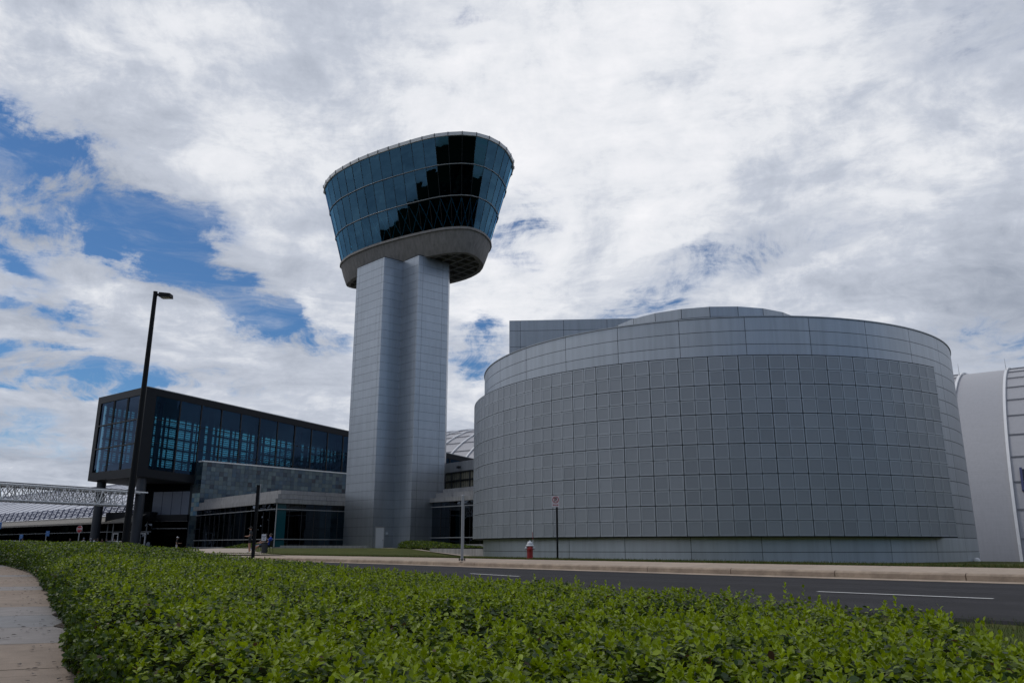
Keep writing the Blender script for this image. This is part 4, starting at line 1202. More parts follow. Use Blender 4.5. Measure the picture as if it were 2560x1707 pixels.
# ------------------------------------------------------------------ low hall on the far left
HQ = np.array((-54.2, 109.2)); ha = np.array((-.766, .643)); hn = np.array((.643, .766))
hall = thing('low_hall', 'long low hall with pale ribbed roof and blue lattice eaves at far left', 'building', (HQ[0], HQ[1], 0))
HL = 120.0
def hp(t, s, z): q = HQ + ha * t + hn * s; return Vector((q[0], q[1], z))
m = MB(); NR = 14
prof = [(1.0 + 45 * (k / NR), 4.6 + 11.0 * math.sin(math.pi / 2 * (k / NR)) ** .95) for k in range(NR + 1)]
for (s0, z0), (s1, z1) in zip(prof, prof[1:]): m.face([hp(262, s0, z0), hp(2, s0, z0), hp(2, s1, z1), hp(262, s1, z1)])
m.face([hp(2, 1, 4.6)] + [hp(2, s, z) for s, z in prof[1:]] + [hp(2, 46, 4.6)])
m.face([hp(262, 1, 4.6)] + [hp(262, s, z) for s, z in prof[1:]] + [hp(262, 46, 4.6)])
m.build('roof', roofw, hall, smooth=True)
m = MB()
for k in range(1, 50):
    for (s0, z0), (s1, z1) in zip(prof, prof[1:]): m.bar(hp(5.2 * k, s0, z0 + .03), hp(5.2 * k, s1, z1 + .03), .12, .10)
for kk in (4, 8, 11): s, z = prof[kk]; m.bar(hp(2, s, z + .02), hp(262, s, z + .02), .1, .06)
m.build('roof_seam', mat('roof_seam', (.24, .25, .29), .6), hall)
m = MB()
for k in range(-3, 60):
    m.bar(hp(2.05 * k, 0, 4.75), hp(2.05 * k, .5, 6.15), .11, .14)
    m.bar(hp(2.05 * k + .1, .3, 5.0), hp(2.05 * k + 1.95, .3, 6.0), .05)
for i in range(6): m.bar(hp(-7, .05 + .08 * i, 4.9 + .22 * i), hp(HL, .05 + .08 * i, 4.9 + .22 * i), .05, .10)
m.build('eave_lattice', bluem, hall)
m = MB()
m.face([hp(HL, -1.2, 3.9), hp(-8, -1.2, 3.9), hp(-8, .6, 4.75), hp(HL, .6, 4.75)]); m.face([hp(HL, -1.2, 3.65), hp(-8, -1.2, 3.65), hp(-8, -1.2, 3.9), hp(HL, -1.2, 3.9)])
m.face([hp(HL, .4, 3.65), hp(-8, .4, 3.65), hp(-8, -1.2, 3.65), hp(HL, -1.2, 3.65)])
m.build('sloped_apron', mat('apron_concrete', (.24, .225, .20), .85, streak=.2, var=.1), hall)
m = MB()
for k in range(75): ti = random.gauss(0, .008); m.face([hp(1.6 * (k + 1), ti, -.3), hp(1.6 * k, -ti, -.3), hp(1.6 * k, ti, 3.65), hp(1.6 * (k + 1), -ti, 3.65)])
m.build('glazing', gl_wing, hall, weld=False)
m = MB(); m.bar(hp(0, -.08, 2.6), hp(HL, -.08, 2.6), .08, .08); m.build('transom', grayp, hall)
m = MB(); m.face([hp(HL, 4, -.3), hp(-8, 4, -.3), hp(-8, 4, 4.6), hp(HL, 4, 4.6)]); m.build('inner_wall', interior, hall)

# ------------------------------------------------------------------ great vaulted hangar behind everything
vn_ = np.array((.60, .80)); va = np.array((-.80, .60)); VQ = np.array((68.3, 107.5)); VW, VH, VZ0 = 38.0, 34.5, -3.5
hang = thing('vaulted_hangar', 'huge pale barrel vaulted hangar with white arch ribs behind the drum building', 'building', (VQ[0], VQ[1], VZ0))
def vp(t, th, d_=0.0):
    s = VW - (VW + d_) * math.cos(th); q = VQ + va * t + vn_ * s
    return Vector((q[0], q[1], VZ0 + (VH + d_) * math.sin(th)))
m = MB(); NA = 40
for t0, t1 in zip(np.arange(-60, 260, 5.8), np.arange(-60, 260, 5.8) + 5.8):
    for k in range(NA):
        a0, a1 = math.pi * k / NA, math.pi * (k + 1) / NA
        m.face([vp(t1, a0), vp(t0, a0), vp(t0, a1), vp(t1, a1)])
m.build('vault', vaultm, hang, smooth=True)
m = MB()
for k in range(-8, 42):
    t = .7 + 5.8 * k + (1.1 if k > 0 else 0)
    for q in range(30):
        a0, a1 = math.pi * .6 * q / 30, math.pi * .6 * (q + 1) / 30
        m.bar(vp(t, a0, .22), vp(t, a1, .22), .26, .36, up=Vector((va[0], va[1], 0)))
m.build('arch_rib', mat('rib_white', (.78, .78, .79), .5), hang)
m = MB()
for th in np.arange(.15, 1.75, .115):
    for t0, t1 in ((-50, .4), (8.0, 250)): m.bar(vp(t0, th, .10), vp(t1, th, .10), .10, .16)
m.build('purlin', mat('purlin', (.22, .225, .25), .6), hang)
m = MB(); m.face([vp(-.7, .345, .12), vp(-5, .345, .12), vp(-5, .435, .12), vp(-.7, .435, .12)]); wn = m.build('window', mat('dark_blue_glass', (.01, .015, .04), .1), hang)
m = MB(); m.bar(vp(-.6, .34, .16), vp(-.6, .44, .16), .3, .3); m.bar(vp(-.6, .34, .16), vp(-5, .34, .16), .3, .2); m.build('frame', mat('window_blue', (.025, .035, .12), .4), wn)
for t, th in ((.7, 1.22), (7.6, 1.22)):
    q = vp(t, th, .3); m = MB(); m.tube([q, q + Vector((0, 0, 2.0))], [.05, .02], 5); m.build('lightning_rod', grayp, hang)

# ------------------------------------------------------------------ white space truss walkway roof
trs = thing('truss_canopy', 'white steel space truss with flat deck leading to the entrance at left', 'canopy', (-52, 92, 5.5))
A_t, B_t = np.array((-64.5, 71.9)), np.array((-45.7, 103.0))
td = (B_t - A_t) / np.linalg.norm(B_t - A_t); B_t = B_t - td * 3.4; tn = np.array((-td[1], td[0])); TLn = np.linalg.norm(B_t - A_t)
def tp(u, s, z): q = A_t + td * u + tn * s; return Vector((q[0], q[1], z))
m = MB(); m.hexa([tp(-6, -.9, 7.25), tp(TLn, -.9, 7.25), tp(TLn, 2.6, 7.25), tp(-6, 2.6, 7.25)][::1], [tp(-6, -.9, 7.45), tp(TLn, -.9, 7.45), tp(TLn, 2.6, 7.45), tp(-6, 2.6, 7.45)]); m.build('roof_deck', mat('deck_grey', (.16, .165, .18), .6), trs)
m = MB()
for s in (-2.3, -.77, .77, 2.3): m.tube([tp(-6, s, 7.12), tp(TLn + .2, s, 7.12)], .095, 8)
for s in (-1.6, 0, 1.6): m.tube([tp(-6, s, 5.5), tp(TLn - 1.2, s, 5.5)], .09, 8)
m.build('chord', white, trs)
m = MB(); stp = 1.55; nb = int((TLn + 5) / stp)
for k in range(nb):
    u = -5.2 + k * stp
    for s0 in (-1.6, 0, 1.6):
        for s1 in (s0 - .7, s0 + .7):
            for du in (-stp / 2, stp / 2):
                if u + du <= TLn and u <= TLn - 1.0: m.tube([tp(u, s0, 5.5), tp(u + du, s1, 7.12)], .05, 5, cap=False)
    if u <= TLn - 1.2: m.tube([tp(u, -1.6, 5.5), tp(u, 1.6, 5.5)], .04, 5)
    m.tube([tp(u + stp / 2, -2.3, 7.12), tp(u + stp / 2, 2.3, 7.12)], .04, 5)
m.build('web', white, trs)

# ------------------------------------------------------------------ low walls, planting
def low_wall(name, pts, z0, z1, th, label):
    t = thing(name, label, 'wall', (*pts[0], z0))
    for k in range(len(pts) - 1):
        m = MB(); a, b_ = np.array(pts[k]), np.array(pts[k + 1]); d_ = (b_ - a) / np.linalg.norm(b_ - a); n_ = np.array((-d_[1], d_[0]))
        if n_[1] < 0: n_ = -n_
        sft = .004 * k
        m.prism([tuple(a), tuple(b_), tuple(b_ + n_ * th), tuple(a + n_ * th)], z0, z1 - sft); m.build('wall_section', conc, t)
    return t
low_wall('retaining_wall', [(-6.9, 68.0), (-3.2, 62.6), (-1.7, 60.1)], -.6, .47, .3, 'low concrete retaining wall ending at the left foot of the drum building')
low_wall('planter_wall', [(-23.4, 81.6), (-17.6, 82.4), (-14.9, 82.8)], -.2, .74, .3, 'low weathered concrete planter wall at the left foot of the tower')

def shrub_bed(name, label, poly, h, N_, lsz, fresh0=.35):
    poly = np.array(poly, float); t = thing(name, label, 'hedge', (*poly.mean(0), float(T(*poly.mean(0))[0])))
    lo_, hi_ = poly.min(0), poly.max(0)
    p = rng.uniform(lo_, hi_, (N_ * 3, 2)); p = p[poly_contains(poly, p)][:N_]; n = len(p)
    line = np.concatenate([poly, poly[:1]])
    db = seg_dist(line, p); hh = h * (1 - .5 * np.clip(1 - db / .4, 0, 1) ** 2) * (1 + .12 * np.sin(p[:, 0] * 4) * np.sin(p[:, 1] * 3.1))
    z = T(p[:, 0], p[:, 1]) + hh * np.where(db < .5, rng.random(n), 1 - rng.random(n) ** 2 * .4)
    Nn = rand_unit(n) * .7 + np.array((0, -.3, .8)); Nn /= np.linalg.norm(Nn, axis=1)[:, None]
    Dd = rand_unit(n); Dd[:, 2] = np.abs(Dd[:, 2])
    o = np.array(t.location)
    leaf_mesh('foliage', np.concatenate([p, z[:, None]], 1) - o, Nn, Dd, rng.uniform(.8, 1.3, n) * lsz, col_mix(n, np.clip(rng.normal(fresh0, .2, n), 0, 1)) * .9, leafm, t, False)
    m = MB(); ins = poly.mean(0) + (poly - poly.mean(0)) * .97
    m.prism([tuple(q) for q in ins], float(t.location.z) - .3, float(t.location.z) + h * .7); m.build('twig_core', MATS['hedge_core'], t)
    return t
shrub_bed('shrub_bed', 'low green shrub bed between the tower door path and the retaining wall', [(-11.6, 81.5), (-6.7, 68.4), (-1.4, 60.4), (.2, 63.5), (-3.8, 76), (-8.8, 84.5)], .62, 26000, .12)
shrub_bed('shrub_bed', 'narrow strip of ground cover shrubs along the foot of the glass pavilion', [(-38.6, 96.5), (-25.3, 81.6), (-24.6, 83.0), (-38.4, 99.3)], .42, 9000, .13)

# ------------------------------------------------------------------ street lamp, posts, hydrant, signs
def octo(m, c, r, z0, z1, n=8, mi=0): m.prism([(c[0] + r * math.cos(2 * math.pi * (k + .5) / n), c[1] + r * math.sin(2 * math.pi * (k + .5) / n)) for k in range(n)], z0, z1, mi)
lp = at(312, 1362, 38.5); zt_ = at(386, 731, 38.5)
lamp = thing('street_lamp', 'tall black street lamp with a flat head pointing right, left of the raised gallery', 'street lamp', (lp.x, lp.y, -.2))
m = MB(); m.tube([(lp.x, lp.y, -.2), (lp.x + .3, lp.y, zt_.z * .5), (lp.x + .05 + (zt_.x - lp.x - .05) * 0, lp.y, zt_.z)], [.16, .13, .095], 14)
m = MB(); m.tube([(lp.x, lp.y, -.2), (lp.x, lp.y, zt_.z)], [.17, .10], 14); m.build('pole', black, lamp, smooth=True)
m = MB(); m.lathe([(0, zt_.z + .05), (.11, zt_.z + .04), (.11, zt_.z)], (lp.x, lp.y, 0), 14); m.build('cap', black, lamp)
m = MB(); m.box((lp.x, lp.y, -.05), (.6, .6, .3)); m.build('base', black, lamp)
m = MB(); m.bar((lp.x + .05, lp.y, zt_.z - .12), (lp.x + .3, lp.y, zt_.z - .13), .09, .12); m.build('arm', black, lamp)
m = MB(); m.hexa([(lp.x + .27, lp.y - .22, zt_.z - .27), (lp.x + .86, lp.y - .22, zt_.z - .30), (lp.x + .86, lp.y + .22, zt_.z - .30), (lp.x + .27, lp.y + .22, zt_.z - .27)],
                 [(lp.x + .27, lp.y - .2, zt_.z - .04), (lp.x + .84, lp.y - .2, zt_.z - .10), (lp.x + .84, lp.y + .2, zt_.z - .10), (lp.x + .27, lp.y + .2, zt_.z - .04)]); hd = m.build('lamp_head', black, lamp)
m = MB(); m.box((lp.x + .58, lp.y, zt_.z - .30), (.44, .34, .02)); m.build('lens', mat('lamp_lens', (.5, .5, .48), .3), hd)

q0 = at(631, 1404, 43.0); q1 = at(643, 1212, 43.0)
pst = thing('black_post', 'slim black square post with a thin pale conduit, standing before the glass pavilion', 'post', (q0.x, q0.y, -.2))
m = MB(); m.box((q0.x, q0.y, (q1.z - .2) / 2), (.15, .15, q1.z + .2)); m.build('pole', black, pst)
m = MB(); m.bar((q0.x + .115, q0.y - .02, q1.z - 1.0), (q0.x + .115, q0.y - .02, q1.z + .06), .035); m.build('conduit', grayp, pst)
m = MB(); m.bar((q0.x - .16, q0.y, q1.z - .04), (q0.x + .14, q0.y, q1.z - .04), .03); m.build('crossbar', grayp, pst)
m = MB(); m.box((q0.x, q0.y, -.15), (.3, .3, .08)); m.build('base', black, pst)

gp0 = at(1155, 1401, 32.8); gp1 = at(1155, 1238, 32.8)
gz = .06
gps = thing('grey_post', 'plain grey steel post bolted to the sidewalk in front of the glass link', 'post', (gp0.x, gp0.y, gz))
m = MB(); m.tube([(gp0.x, gp0.y, gz), (gp0.x, gp0.y, gp1.z)], .058, 14); m.build('pole', grayp, gps, smooth=True)
m = MB(); m.tube([(gp0.x + .063, gp0.y - .01, gz + .5), (gp0.x + .063, gp0.y - .01, gp1.z - .4)], .012, 6); m.build('hand_strip', grayp, gps)
m = MB(); m.tube([(gp0.x, gp0.y, gp1.z), (gp0.x, gp0.y, gp1.z + .03)], [.064, .05], 14); m.build('cap', grayp, gps)
m = MB(); m.box((gp0.x, gp0.y, gz + .055), (.26, .26, .02)); m.build('base_plate', blackm, gps)
for sx in (-1, 1):
    for sy in (-1, 1): m = MB(); m.tube([(gp0.x + .11 * sx, gp0.y + .11 * sy, gz), (gp0.x + .11 * sx, gp0.y + .11 * sy, gz + .1)], .014, 6); m.build('anchor_bolt', blackm, gps)

def text_mesh(name, body, size, loc, rot, mt, parent, ext=.004):
    cu = bpy.data.curves.new(name, 'FONT'); cu.body = body; cu.size = size; cu.align_x = 'CENTER'; cu.align_y = 'CENTER'; cu.extrude = ext; cu.offset = size * .02
    tmp = bpy.data.objects.new(name + '_c', cu); col.objects.link(tmp)
    dg = bpy.context.evaluated_depsgraph_get(); me = bpy.data.meshes.new_from_object(tmp.evaluated_get(dg))
    bpy.data.objects.remove(tmp)
    me.materials.clear(); me.materials.append(mt)
    o = bpy.data.objects.new(name, me); col.objects.link(o); o.parent = parent; o.location = loc; o.rotation_euler = rot
    return o

# no parking sign
np0 = at(1394, 1399, 33.6); nz = float(T(np0.x, np0.y)[0])
nps = thing('parking_sign', 'white no parking sign on a black post beside the fire hydrant', 'sign', (np0.x, np0.y, nz), R(-2))
m = MB(); m.tube([(0, 0, -.1), (0, 0, 2.12)], .042, 12); m.build('pole', black, nps, smooth=True, local=True)
m = MB(); m.box((-.05, -.055, 2.33), (.305, .012, .457)); pan = m.build('panel', mat('sign_white', (.66, .60, .63), .5), nps, local=True)
m = MB(); m.box((-.05, -.03, 2.33), (.05, .04, .40)); m.build('bracket', grayp, nps, local=True)
m = MB()
cx, czs = -.05, 2.40
for k in range(32):
    a0, a1 = 2 * math.pi * k / 32, 2 * math.pi * (k + 1) / 32
    m.face([(cx + .135 * math.cos(a0), -.064, czs + .135 * math.sin(a0)), (cx + .135 * math.cos(a1), -.064, czs + .135 * math.sin(a1)), (cx + .108 * math.cos(a1), -.064, czs + .108 * math.sin(a1)), (cx + .108 * math.cos(a0), -.064, czs + .108 * math.sin(a0))][::-1])
m.bar((cx - .085, -.0665, czs + .085), (cx + .085, -.0665, czs - .085), .004, .018, up=Vector((1, 0, 1))); m.build('prohibition_ring', signred, pan, local=True)
text_mesh('letter', 'P', .22, (cx, -.0625, czs - .005), (R(90), 0, 0), black, pan, .0008)
m = MB(); m.box((cx, -.063, 2.185), (.15, .003, .022))
for s_ in (-1, 1): m.face([(cx + .075 * s_, -.0645, 2.185 + .03), (cx + .12 * s_, -.0645, 2.185), (cx + .075 * s_, -.0645, 2.185 - .03)][::(1 if s_ < 0 else 1)])
m.build('arrow', signred, pan, local=True)

# fire hydrant
hy0 = at(1325, 1399.5, 33.8); hzz = float(T(hy0.x, hy0.y)[0])
hyd = thing('fire_hydrant', 'red fire hydrant with white bonnet and caps on the grass edge', 'hydrant', (hy0.x, hy0.y, hzz))
m = MB(); m.lathe([(.0, -.05), (.14, -.05), (.14, .02), (.155, .02), (.155, .05), (.125, .06), (.122, .10), (.122, .36), (.138, .37), (.138, .40), (.122, .41), (.122, .52), (.11, .53), (0, .53)], n=20); m.build('barrel', redp, hyd, smooth=True, local=True)
m = MB(); m.lathe([(0, .525), (.17, .525), (.175, .55), (.160, .57), (.128, .58), (.126, .62), (.112, .66), (.085, .695), (.05, .715), (.030, .72), (.028, .76), (0, .765)], n=20); m.build('bonnet', mat('hydrant_white', (.55, .57, .60), .5), hyd, smooth=True, local=True)
for s_ in (-1, 1):
    m = MB(); m.tube([(.09 * s_, 0, .44), (.135 * s_, 0, .44), (.14 * s_, 0, .44), (.19 * s_, 0, .44), (.195 * s_, 0, .44), (.215 * s_, 0, .44)], [.052, .052, .07, .07, .025, .025], 14); m.build('nozzle_cap', MATS['hydrant_white'], hyd, smooth=True, local=True)
m = MB(); m.tube([(0, -.08, .42), (0, -.14, .42), (0, -.145, .42), (0, -.20, .42), (0, -.225, .42)], [.06, .06, .085, .085, .025], 16); m.build('pumper_cap', redp, hyd, smooth=True, local=True)
m = MB(); m.tube([(.13, .05, .55), (.115, .05, 1.2), (.085, .06, 1.95)], .008, 6); rod = m.build('marker_rod', whitep, hyd, local=True)
m = MB(); m.tube([(.1245, .05, .80), (.117, .05, 1.1)], .0095, 6); m.build('red_band', redp, rod, local=True)

# stop sign
sp_ = at(199, 1322, 88.0)
stp_s = thing('stop_sign', 'red octagonal stop sign on a pale post left of the gallery column', 'sign', (sp_.x, sp_.y, -.2), R(-18))
m = MB(); m.tube([(-.02, .05, 0), (-.02, .05, sp_.z + .2 + .3)], .05, 8); m.build('pole', grayp, stp_s, local=True)
zc = sp_.z + .2
def octa(r, y0, y1, mt, nm, par):
    m = MB(); ps = [(r * math.cos(R(22.5 + 45 * k)), r * math.sin(R(22.5 + 45 * k))) for k in range(8)]
    m.hexa([(x, y1, zc + z) for x, z in ps][::-1], [(x, y0, zc + z) for x, z in ps][::-1]); return m.build(nm, mt, par, local=True)
pn = octa(.41, -.02, .0, whitep, 'border_panel', stp_s); octa(.378, -.026, -.021, signred, 'red_face', pn)
text_mesh('lettering', 'STOP', .30, (0, -.028, zc - .005), (R(90), 0, 0), whitep, pn, .001)

# blue wayfinding signs
def blue_sign(u, v, Y, w_, h_, label, sym=True):
    p = at(u, v, Y); t = thing('blue_sign', label, 'sign', (p.x, p.y, -.2), R(-25), 'blue wayfinding signs')
    z = p.z + .2
    m = MB(); m.box((0, 0, z), (w_, .03, h_)); pn = m.build('panel', signblue, t, local=True)
    m = MB(); m.tube([(-w_ * .42, .04, 0), (-w_ * .42, .04, z + h_ / 2)], .045, 8); m.build('pole', grayp, t, local=True)
    m = MB(); m.lathe([(0, .10), (.045, .07), (.06, .03), (0, .0)], (0, -.02, z + .10), 8); m.tube([(0, -.02, z + .1), (0, -.02, z - .06), (.1, -.02, z - .06), (.14, -.02, z - .18)], .025, 6)
    m.build('symbol', mat('sign_pale_blue', (.3, .5, .8), .5) if 'sign_pale_blue' not in MATS else MATS['sign_pale_blue'], pn, local=True)
blue_sign(53, 1341, 92, .58, .50, 'small blue sign behind the hedge, above a grey haired head')
blue_sign(119, 1333, 90, .60, .56, 'blue sign on pale post, between the other blue signs and the stop sign')
blue_sign(-1, 1313, 84, .62, .70, 'blue sign cut by the left edge of the photo, highest of the blue signs')

# small white cap at the foot of the drum
q = at(2443, 1402, 47.0); vc = thing('vent_cap', 'small white vent cap in the grass at the right foot of the drum building', 'vent', (q.x, q.y, -.9))
m = MB(); m.lathe([(.10, 0), (.10, q.z + .9)], n=12); m.build('pipe', whitep, vc, local=True, smooth=True)
m = MB(); m.lathe([(.17, q.z + .88), (.18, q.z + .95), (.12, q.z + 1.06), (0, q.z + 1.1)], n=12); m.build('hood', whitep, vc, local=True, smooth=True)

# ------------------------------------------------------------------ people
skin = mat('skin', (.42, .24, .17), .55)
skin2 = mat('skin_tan', (.30, .16, .10), .55)
hairm = mat('dark_hair', (.02, .014, .01), .6)
fabrics = {}
def fab(c):
    k = tuple(c)
    if k not in fabrics: fabrics[k] = mat('fabric_%d' % len(fabrics), c, .85)
    return fabrics[k]

def person(label, loc, rz, pose, shirt, legs, shoes, hat=None, hair=True, sk=None, long_legs=False, group=None, scale=1.0):
    sk = sk or skin
    t = thing('person', label, 'person', loc, rz, group)
    V, Ed, Rd, Cl = [], [], [], []
    def v(p, r, parent=None, cls=0):
        V.append(Vector(p) * scale); Rd.append((r if isinstance(r, tuple) else (r, r))); i = len(V) - 1
        if parent is not None: Ed.append((parent, i)); Cl.append(cls)
        return i
    # cls 0 skin 1 shirt 2 legs 3 shoes
    J = dict(pel=(0, 0, .95), bel=(0, .01, 1.10), che=(0, .0, 1.30), nkb=(0, -.01, 1.46), nek=(0, .0, 1.53), hd1=(0, .02, 1.60), hd2=(0, .015, 1.67), hd3=(0, .005, 1.735))
    L = dict(hip=(.09, 0, .90), kne=(.10, .03, .50), ank=(.10, -.01, .09), toe=(.115, .15, .035))
    Rr = dict(hip=(-.09, 0, .90), kne=(-.10, .03, .50), ank=(-.10, -.01, .09), toe=(-.115, .15, .035))
    AL = dict(sho=(.175, -.01, 1.42), elb=(.225, -.03, 1.14), wri=(.235, .06, .91), hnd=(.235, .09, .83))
    AR = dict(sho=(-.175, -.01, 1.42), elb=(-.225, -.03, 1.14), wri=(-.235, .06, .91), hnd=(-.235, .09, .83))
    if pose == 'hold':
        for A_, s_ in ((AL, 1), (AR, -1)): A_.update(elb=(.22 * s_, -.02, 1.14), wri=(.13 * s_, .24, 1.10), hnd=(.09 * s_, .31, 1.11))
    if pose == 'walk':
        L.update(kne=(.09, .16, .52), ank=(.09, .12, .12), toe=(.10, .27, .06)); Rr.update(kne=(-.09, -.04, .50), ank=(-.09, -.28, .15), toe=(-.09, -.16, .04))
        AR.update(elb=(-.23, .06, 1.16), wri=(-.25, .30, 1.12), hnd=(-.25, .37, 1.13))
    if pose in ('sit', 'stretch'):
        dz = -.46
        for k in J: J[k] = (J[k][0], J[k][1] - (.10 if J[k][2] > 1.2 else .02 if J[k][2] > 1 else 0), J[k][2] + dz)
        for D_, s_ in ((L, 1), (Rr, -1)):
            if pose == 'sit': D_.update(hip=(.09 * s_, .03, .47), kne=(.12 * s_, .44, .50), ank=(.12 * s_, .42, .09), toe=(.13 * s_, .58, .035))
            else: D_.update(hip=(.09 * s_, .03, .47), kne=(.10 * s_, .45, .42), ank=(.09 * s_, .84, .10), toe=(.10 * s_, .92, .22))
        for A_, s_ in ((AL, 1), (AR, -1)): A_.update(sho=(.175 * s_, -.10, 1.42 + dz), elb=(.22 * s_, -.02, .71), wri=(.14 * s_, .20, .64), hnd=(.11 * s_, .27, .63))
    pel = v(J['pel'], (.145, .105)); bel = v(J['bel'], (.14, .10), pel, 1); che = v(J['che'], (.165, .11), bel, 1); nkb = v(J['nkb'], (.085, .07), che, 1)
    nek = v(J['nek'], .052, nkb, 0); h1 = v(J['hd1'], (.068, .078), nek, 0); h2 = v(J['hd2'], (.078, .092), h1, 0); h3 = v(J['hd3'], (.055, .065), h2, 0)
    hb = Vector(J['hd1'])
    v(hb + Vector((0, .105, .03)), .012, h1, 0)
    for D_ in (L, Rr):
        a = v(D_['hip'], .095, pel, 2); a2 = v((Vector(D_['hip']) + Vector(D_['kne'])) / 2, .078, a, 2); kcls = 2 if long_legs else 0
        b_ = v(D_['kne'], .056, a2, 2 if long_legs or pose in ('hold', 'stand', 'walk') and False else 2 if long_legs else 0)
        b2 = v((Vector(D_['kne']) * .65 + Vector(D_['ank']) * .35) + Vector((0, -.015, 0)), .054, b_, kcls); c_ = v(D_['ank'], .038, b2, kcls); v(D_['toe'], (.04, .03), c_, 3)
    for A_ in (AL, AR):
        s_ = v(A_['sho'], .06, che, 1); m_ = v((Vector(A_['sho']) + Vector(A_['elb'])) / 2, .047, s_, 1); e_ = v(A_['elb'], .038, m_, 0); w_ = v(A_['wri'], .027, e_, 0); h_ = v(A_['hnd'], (.036, .02), w_, 0)
        dr = (Vector(A_['hnd']) - Vector(A_['wri'])).normalized(); sd = dr.cross(Vector((0, 0, 1)))
        sd = sd.normalized() if sd.length > .2 else Vector((0, 1, 0)); cu = dr.cross(sd).normalized()
        for f in range(4):
            b0 = Vector(A_['hnd']) + sd * (f - 1.5) * .018 + dr * .03; ln = (.06, .075, .07, .055)[f]
            k1 = v(b0 + dr * ln * .5, .0085, h_, 0); v(b0 + dr * ln * .85 + cu * .02, .008, k1, 0)
        k1 = v(Vector(A_['hnd']) + sd * .04 - dr * .01, .010, h_, 0); v(Vector(A_['hnd']) + sd * .055 + dr * .03, .0085, k1, 0)
    me = bpy.data.meshes.new('body'); me.from_pydata([tuple(x) for x in V], Ed, [])
    ob = bpy.data.objects.new('body_src', me); col.objects.link(ob)
    ob.modifiers.new('skin', 'SKIN'); sm = ob.modifiers.new('sub', 'SUBSURF'); sm.levels = 1; sm.render_levels = 1
    for i, sv in enumerate(me.skin_vertices[0].data): sv.radius = (Rd[i][0] * scale, Rd[i][1] * scale); sv.use_root = (i == 0)
    dg = bpy.context.evaluated_depsgraph_get(); bm_ = bpy.data.meshes.new_from_object(ob.evaluated_get(dg)); bpy.data.objects.remove(ob)
    bm_.materials.clear()
    for mt in (sk, fab(shirt), fab(legs), fab(shoes)): bm_.materials.append(mt)
    Vn = np.array([tuple(x) for x in V]); E0, E1 = Vn[[e[0] for e in Ed]], Vn[[e[1] for e in Ed]]; AB = E1 - E0; L2 = (AB ** 2).sum(1) + 1e-9
    RM = np.array([(max(Rd[e[0]]) + max(Rd[e[1]])) / 2 for e in Ed])
    for p in bm_.polygons:
        c = np.array(p.center); tt_ = np.clip(((c - E0) * AB).sum(1) / L2, 0, 1); ds = np.linalg.norm(c - (E0 + AB * tt_[:, None]), axis=1) / RM
        p.material_index = Cl[int(ds.argmin())]; p.use_smooth = True
    bo = bpy.data.objects.new('body', bm_); col.objects.link(bo); bo.parent = t
    hc = Vector(J['hd2']) * scale
    m = MB()
    def dome(m, c, rx, ry, rz_, z0, n=12, k=5):
        prev = None
        for i in range(k + 1):
            f = z0 + (1 - z0) * i / k; rr_ = math.sqrt(max(0, 1 - f * f)); rg_ = [c + Vector((rx * rr_ * math.cos(2 * math.pi * q / n), ry * rr_ * math.sin(2 * math.pi * q / n), rz_ * f)) for q in range(n)]
            if prev:
                for q in range(n): m.face([prev[q], prev[(q + 1) % n], rg_[(q + 1) % n], rg_[q]])
            prev = rg_
    if hair:
        dome(m, hc + Vector((0, -.018, .0)), .088 * scale, .104 * scale, .098 * scale, -.35 if not hat else -.5)
        m.build('hair', hairm, t, local=True, smooth=True)
    if hat:
        m = MB(); dome(m, hc + Vector((0, -.005, .025)), .096 * scale, .108 * scale, .092 * scale, 0.0)
        m.hexa([hc + Vector((-.07, .07, .02)), hc + Vector((.07, .07, .02)), hc + Vector((.05, .19, .01)), hc + Vector((-.05, .19, .01))], [hc + Vector((-.07, .07, .035)), hc + Vector((.07, .07, .035)), hc + Vector((.05, .19, .02)), hc + Vector((-.05, .19, .02))])
        m.build('cap', fab(hat), t, local=True)
    for s_ in (-1, 1):
        m = MB(); e0 = Vector(J['hd1']) * scale; m.lathe([(0, -.009), (.012, 0), (0, .009)], tuple(e0 + Vector((.032 * s_, .083, .052))), 6); m.build('eye', black, t, local=True)
    return t

pz = -.02
def ground_pt(u, Y, z): q = at(u, 1366, Y); return (q.x, q.y, z)
gx = ground_pt(624, 56.5, 0); GZ = float(T(gx[0], gx[1])[0]) + .035
person('person standing in dark grey t-shirt, black shorts, black cap and white shoes', (gx[0], gx[1], GZ), R(90), 'hold', (.045, .05, .055), (.01, .01, .012), (.7, .7, .7), hat=(.012, .012, .012))
m = None
def chair(u, Y, rz, label):
    p = ground_pt(u, Y, 0); z = float(T(p[0], p[1])[0]) + .035
    t = thing('metal_chair', label, 'chair', (p[0], p[1], z), rz, 'chairs on the paved corner')
    m = MB(); m.box((0, .08, .40), (.44, .46, .03)); m.build('seat', black, t, local=True)
    m = MB(); m.box((0, -.20, .64), (.42, .03, .34)); m.build('backrest', black, t, local=True)
    for sx in (-1, 1):
        for (y0, y1, zt__) in ((.28, .32, .40), (-.17, -.24, .8)):
            m = MB(); m.tube([(sx * .2, y0 if zt__ < .5 else -.2, zt__), (sx * .21, y0, .38), (sx * .22, y1, 0)], .014, 6); m.build('leg', black, t, local=True)
    return t, (p[0], p[1], z)
c1, p1 = chair(672, 56.0, R(80), 'black metal chair carrying the seated person in the blue shirt')
person('person seated on a chair in bright blue t-shirt and dark shorts beside the bin', p1, R(80), 'sit', (.02, .06, .42), (.015, .018, .03), (.35, .35, .36))
c2, p2 = chair(659, 58.2, R(85), 'black metal chair half hidden behind the bin')
person('person seated with bare legs stretched forward, behind the bin', p2, R(85), 'stretch', (.30, .22, .18), (.02, .02, .025), (.6, .6, .6))
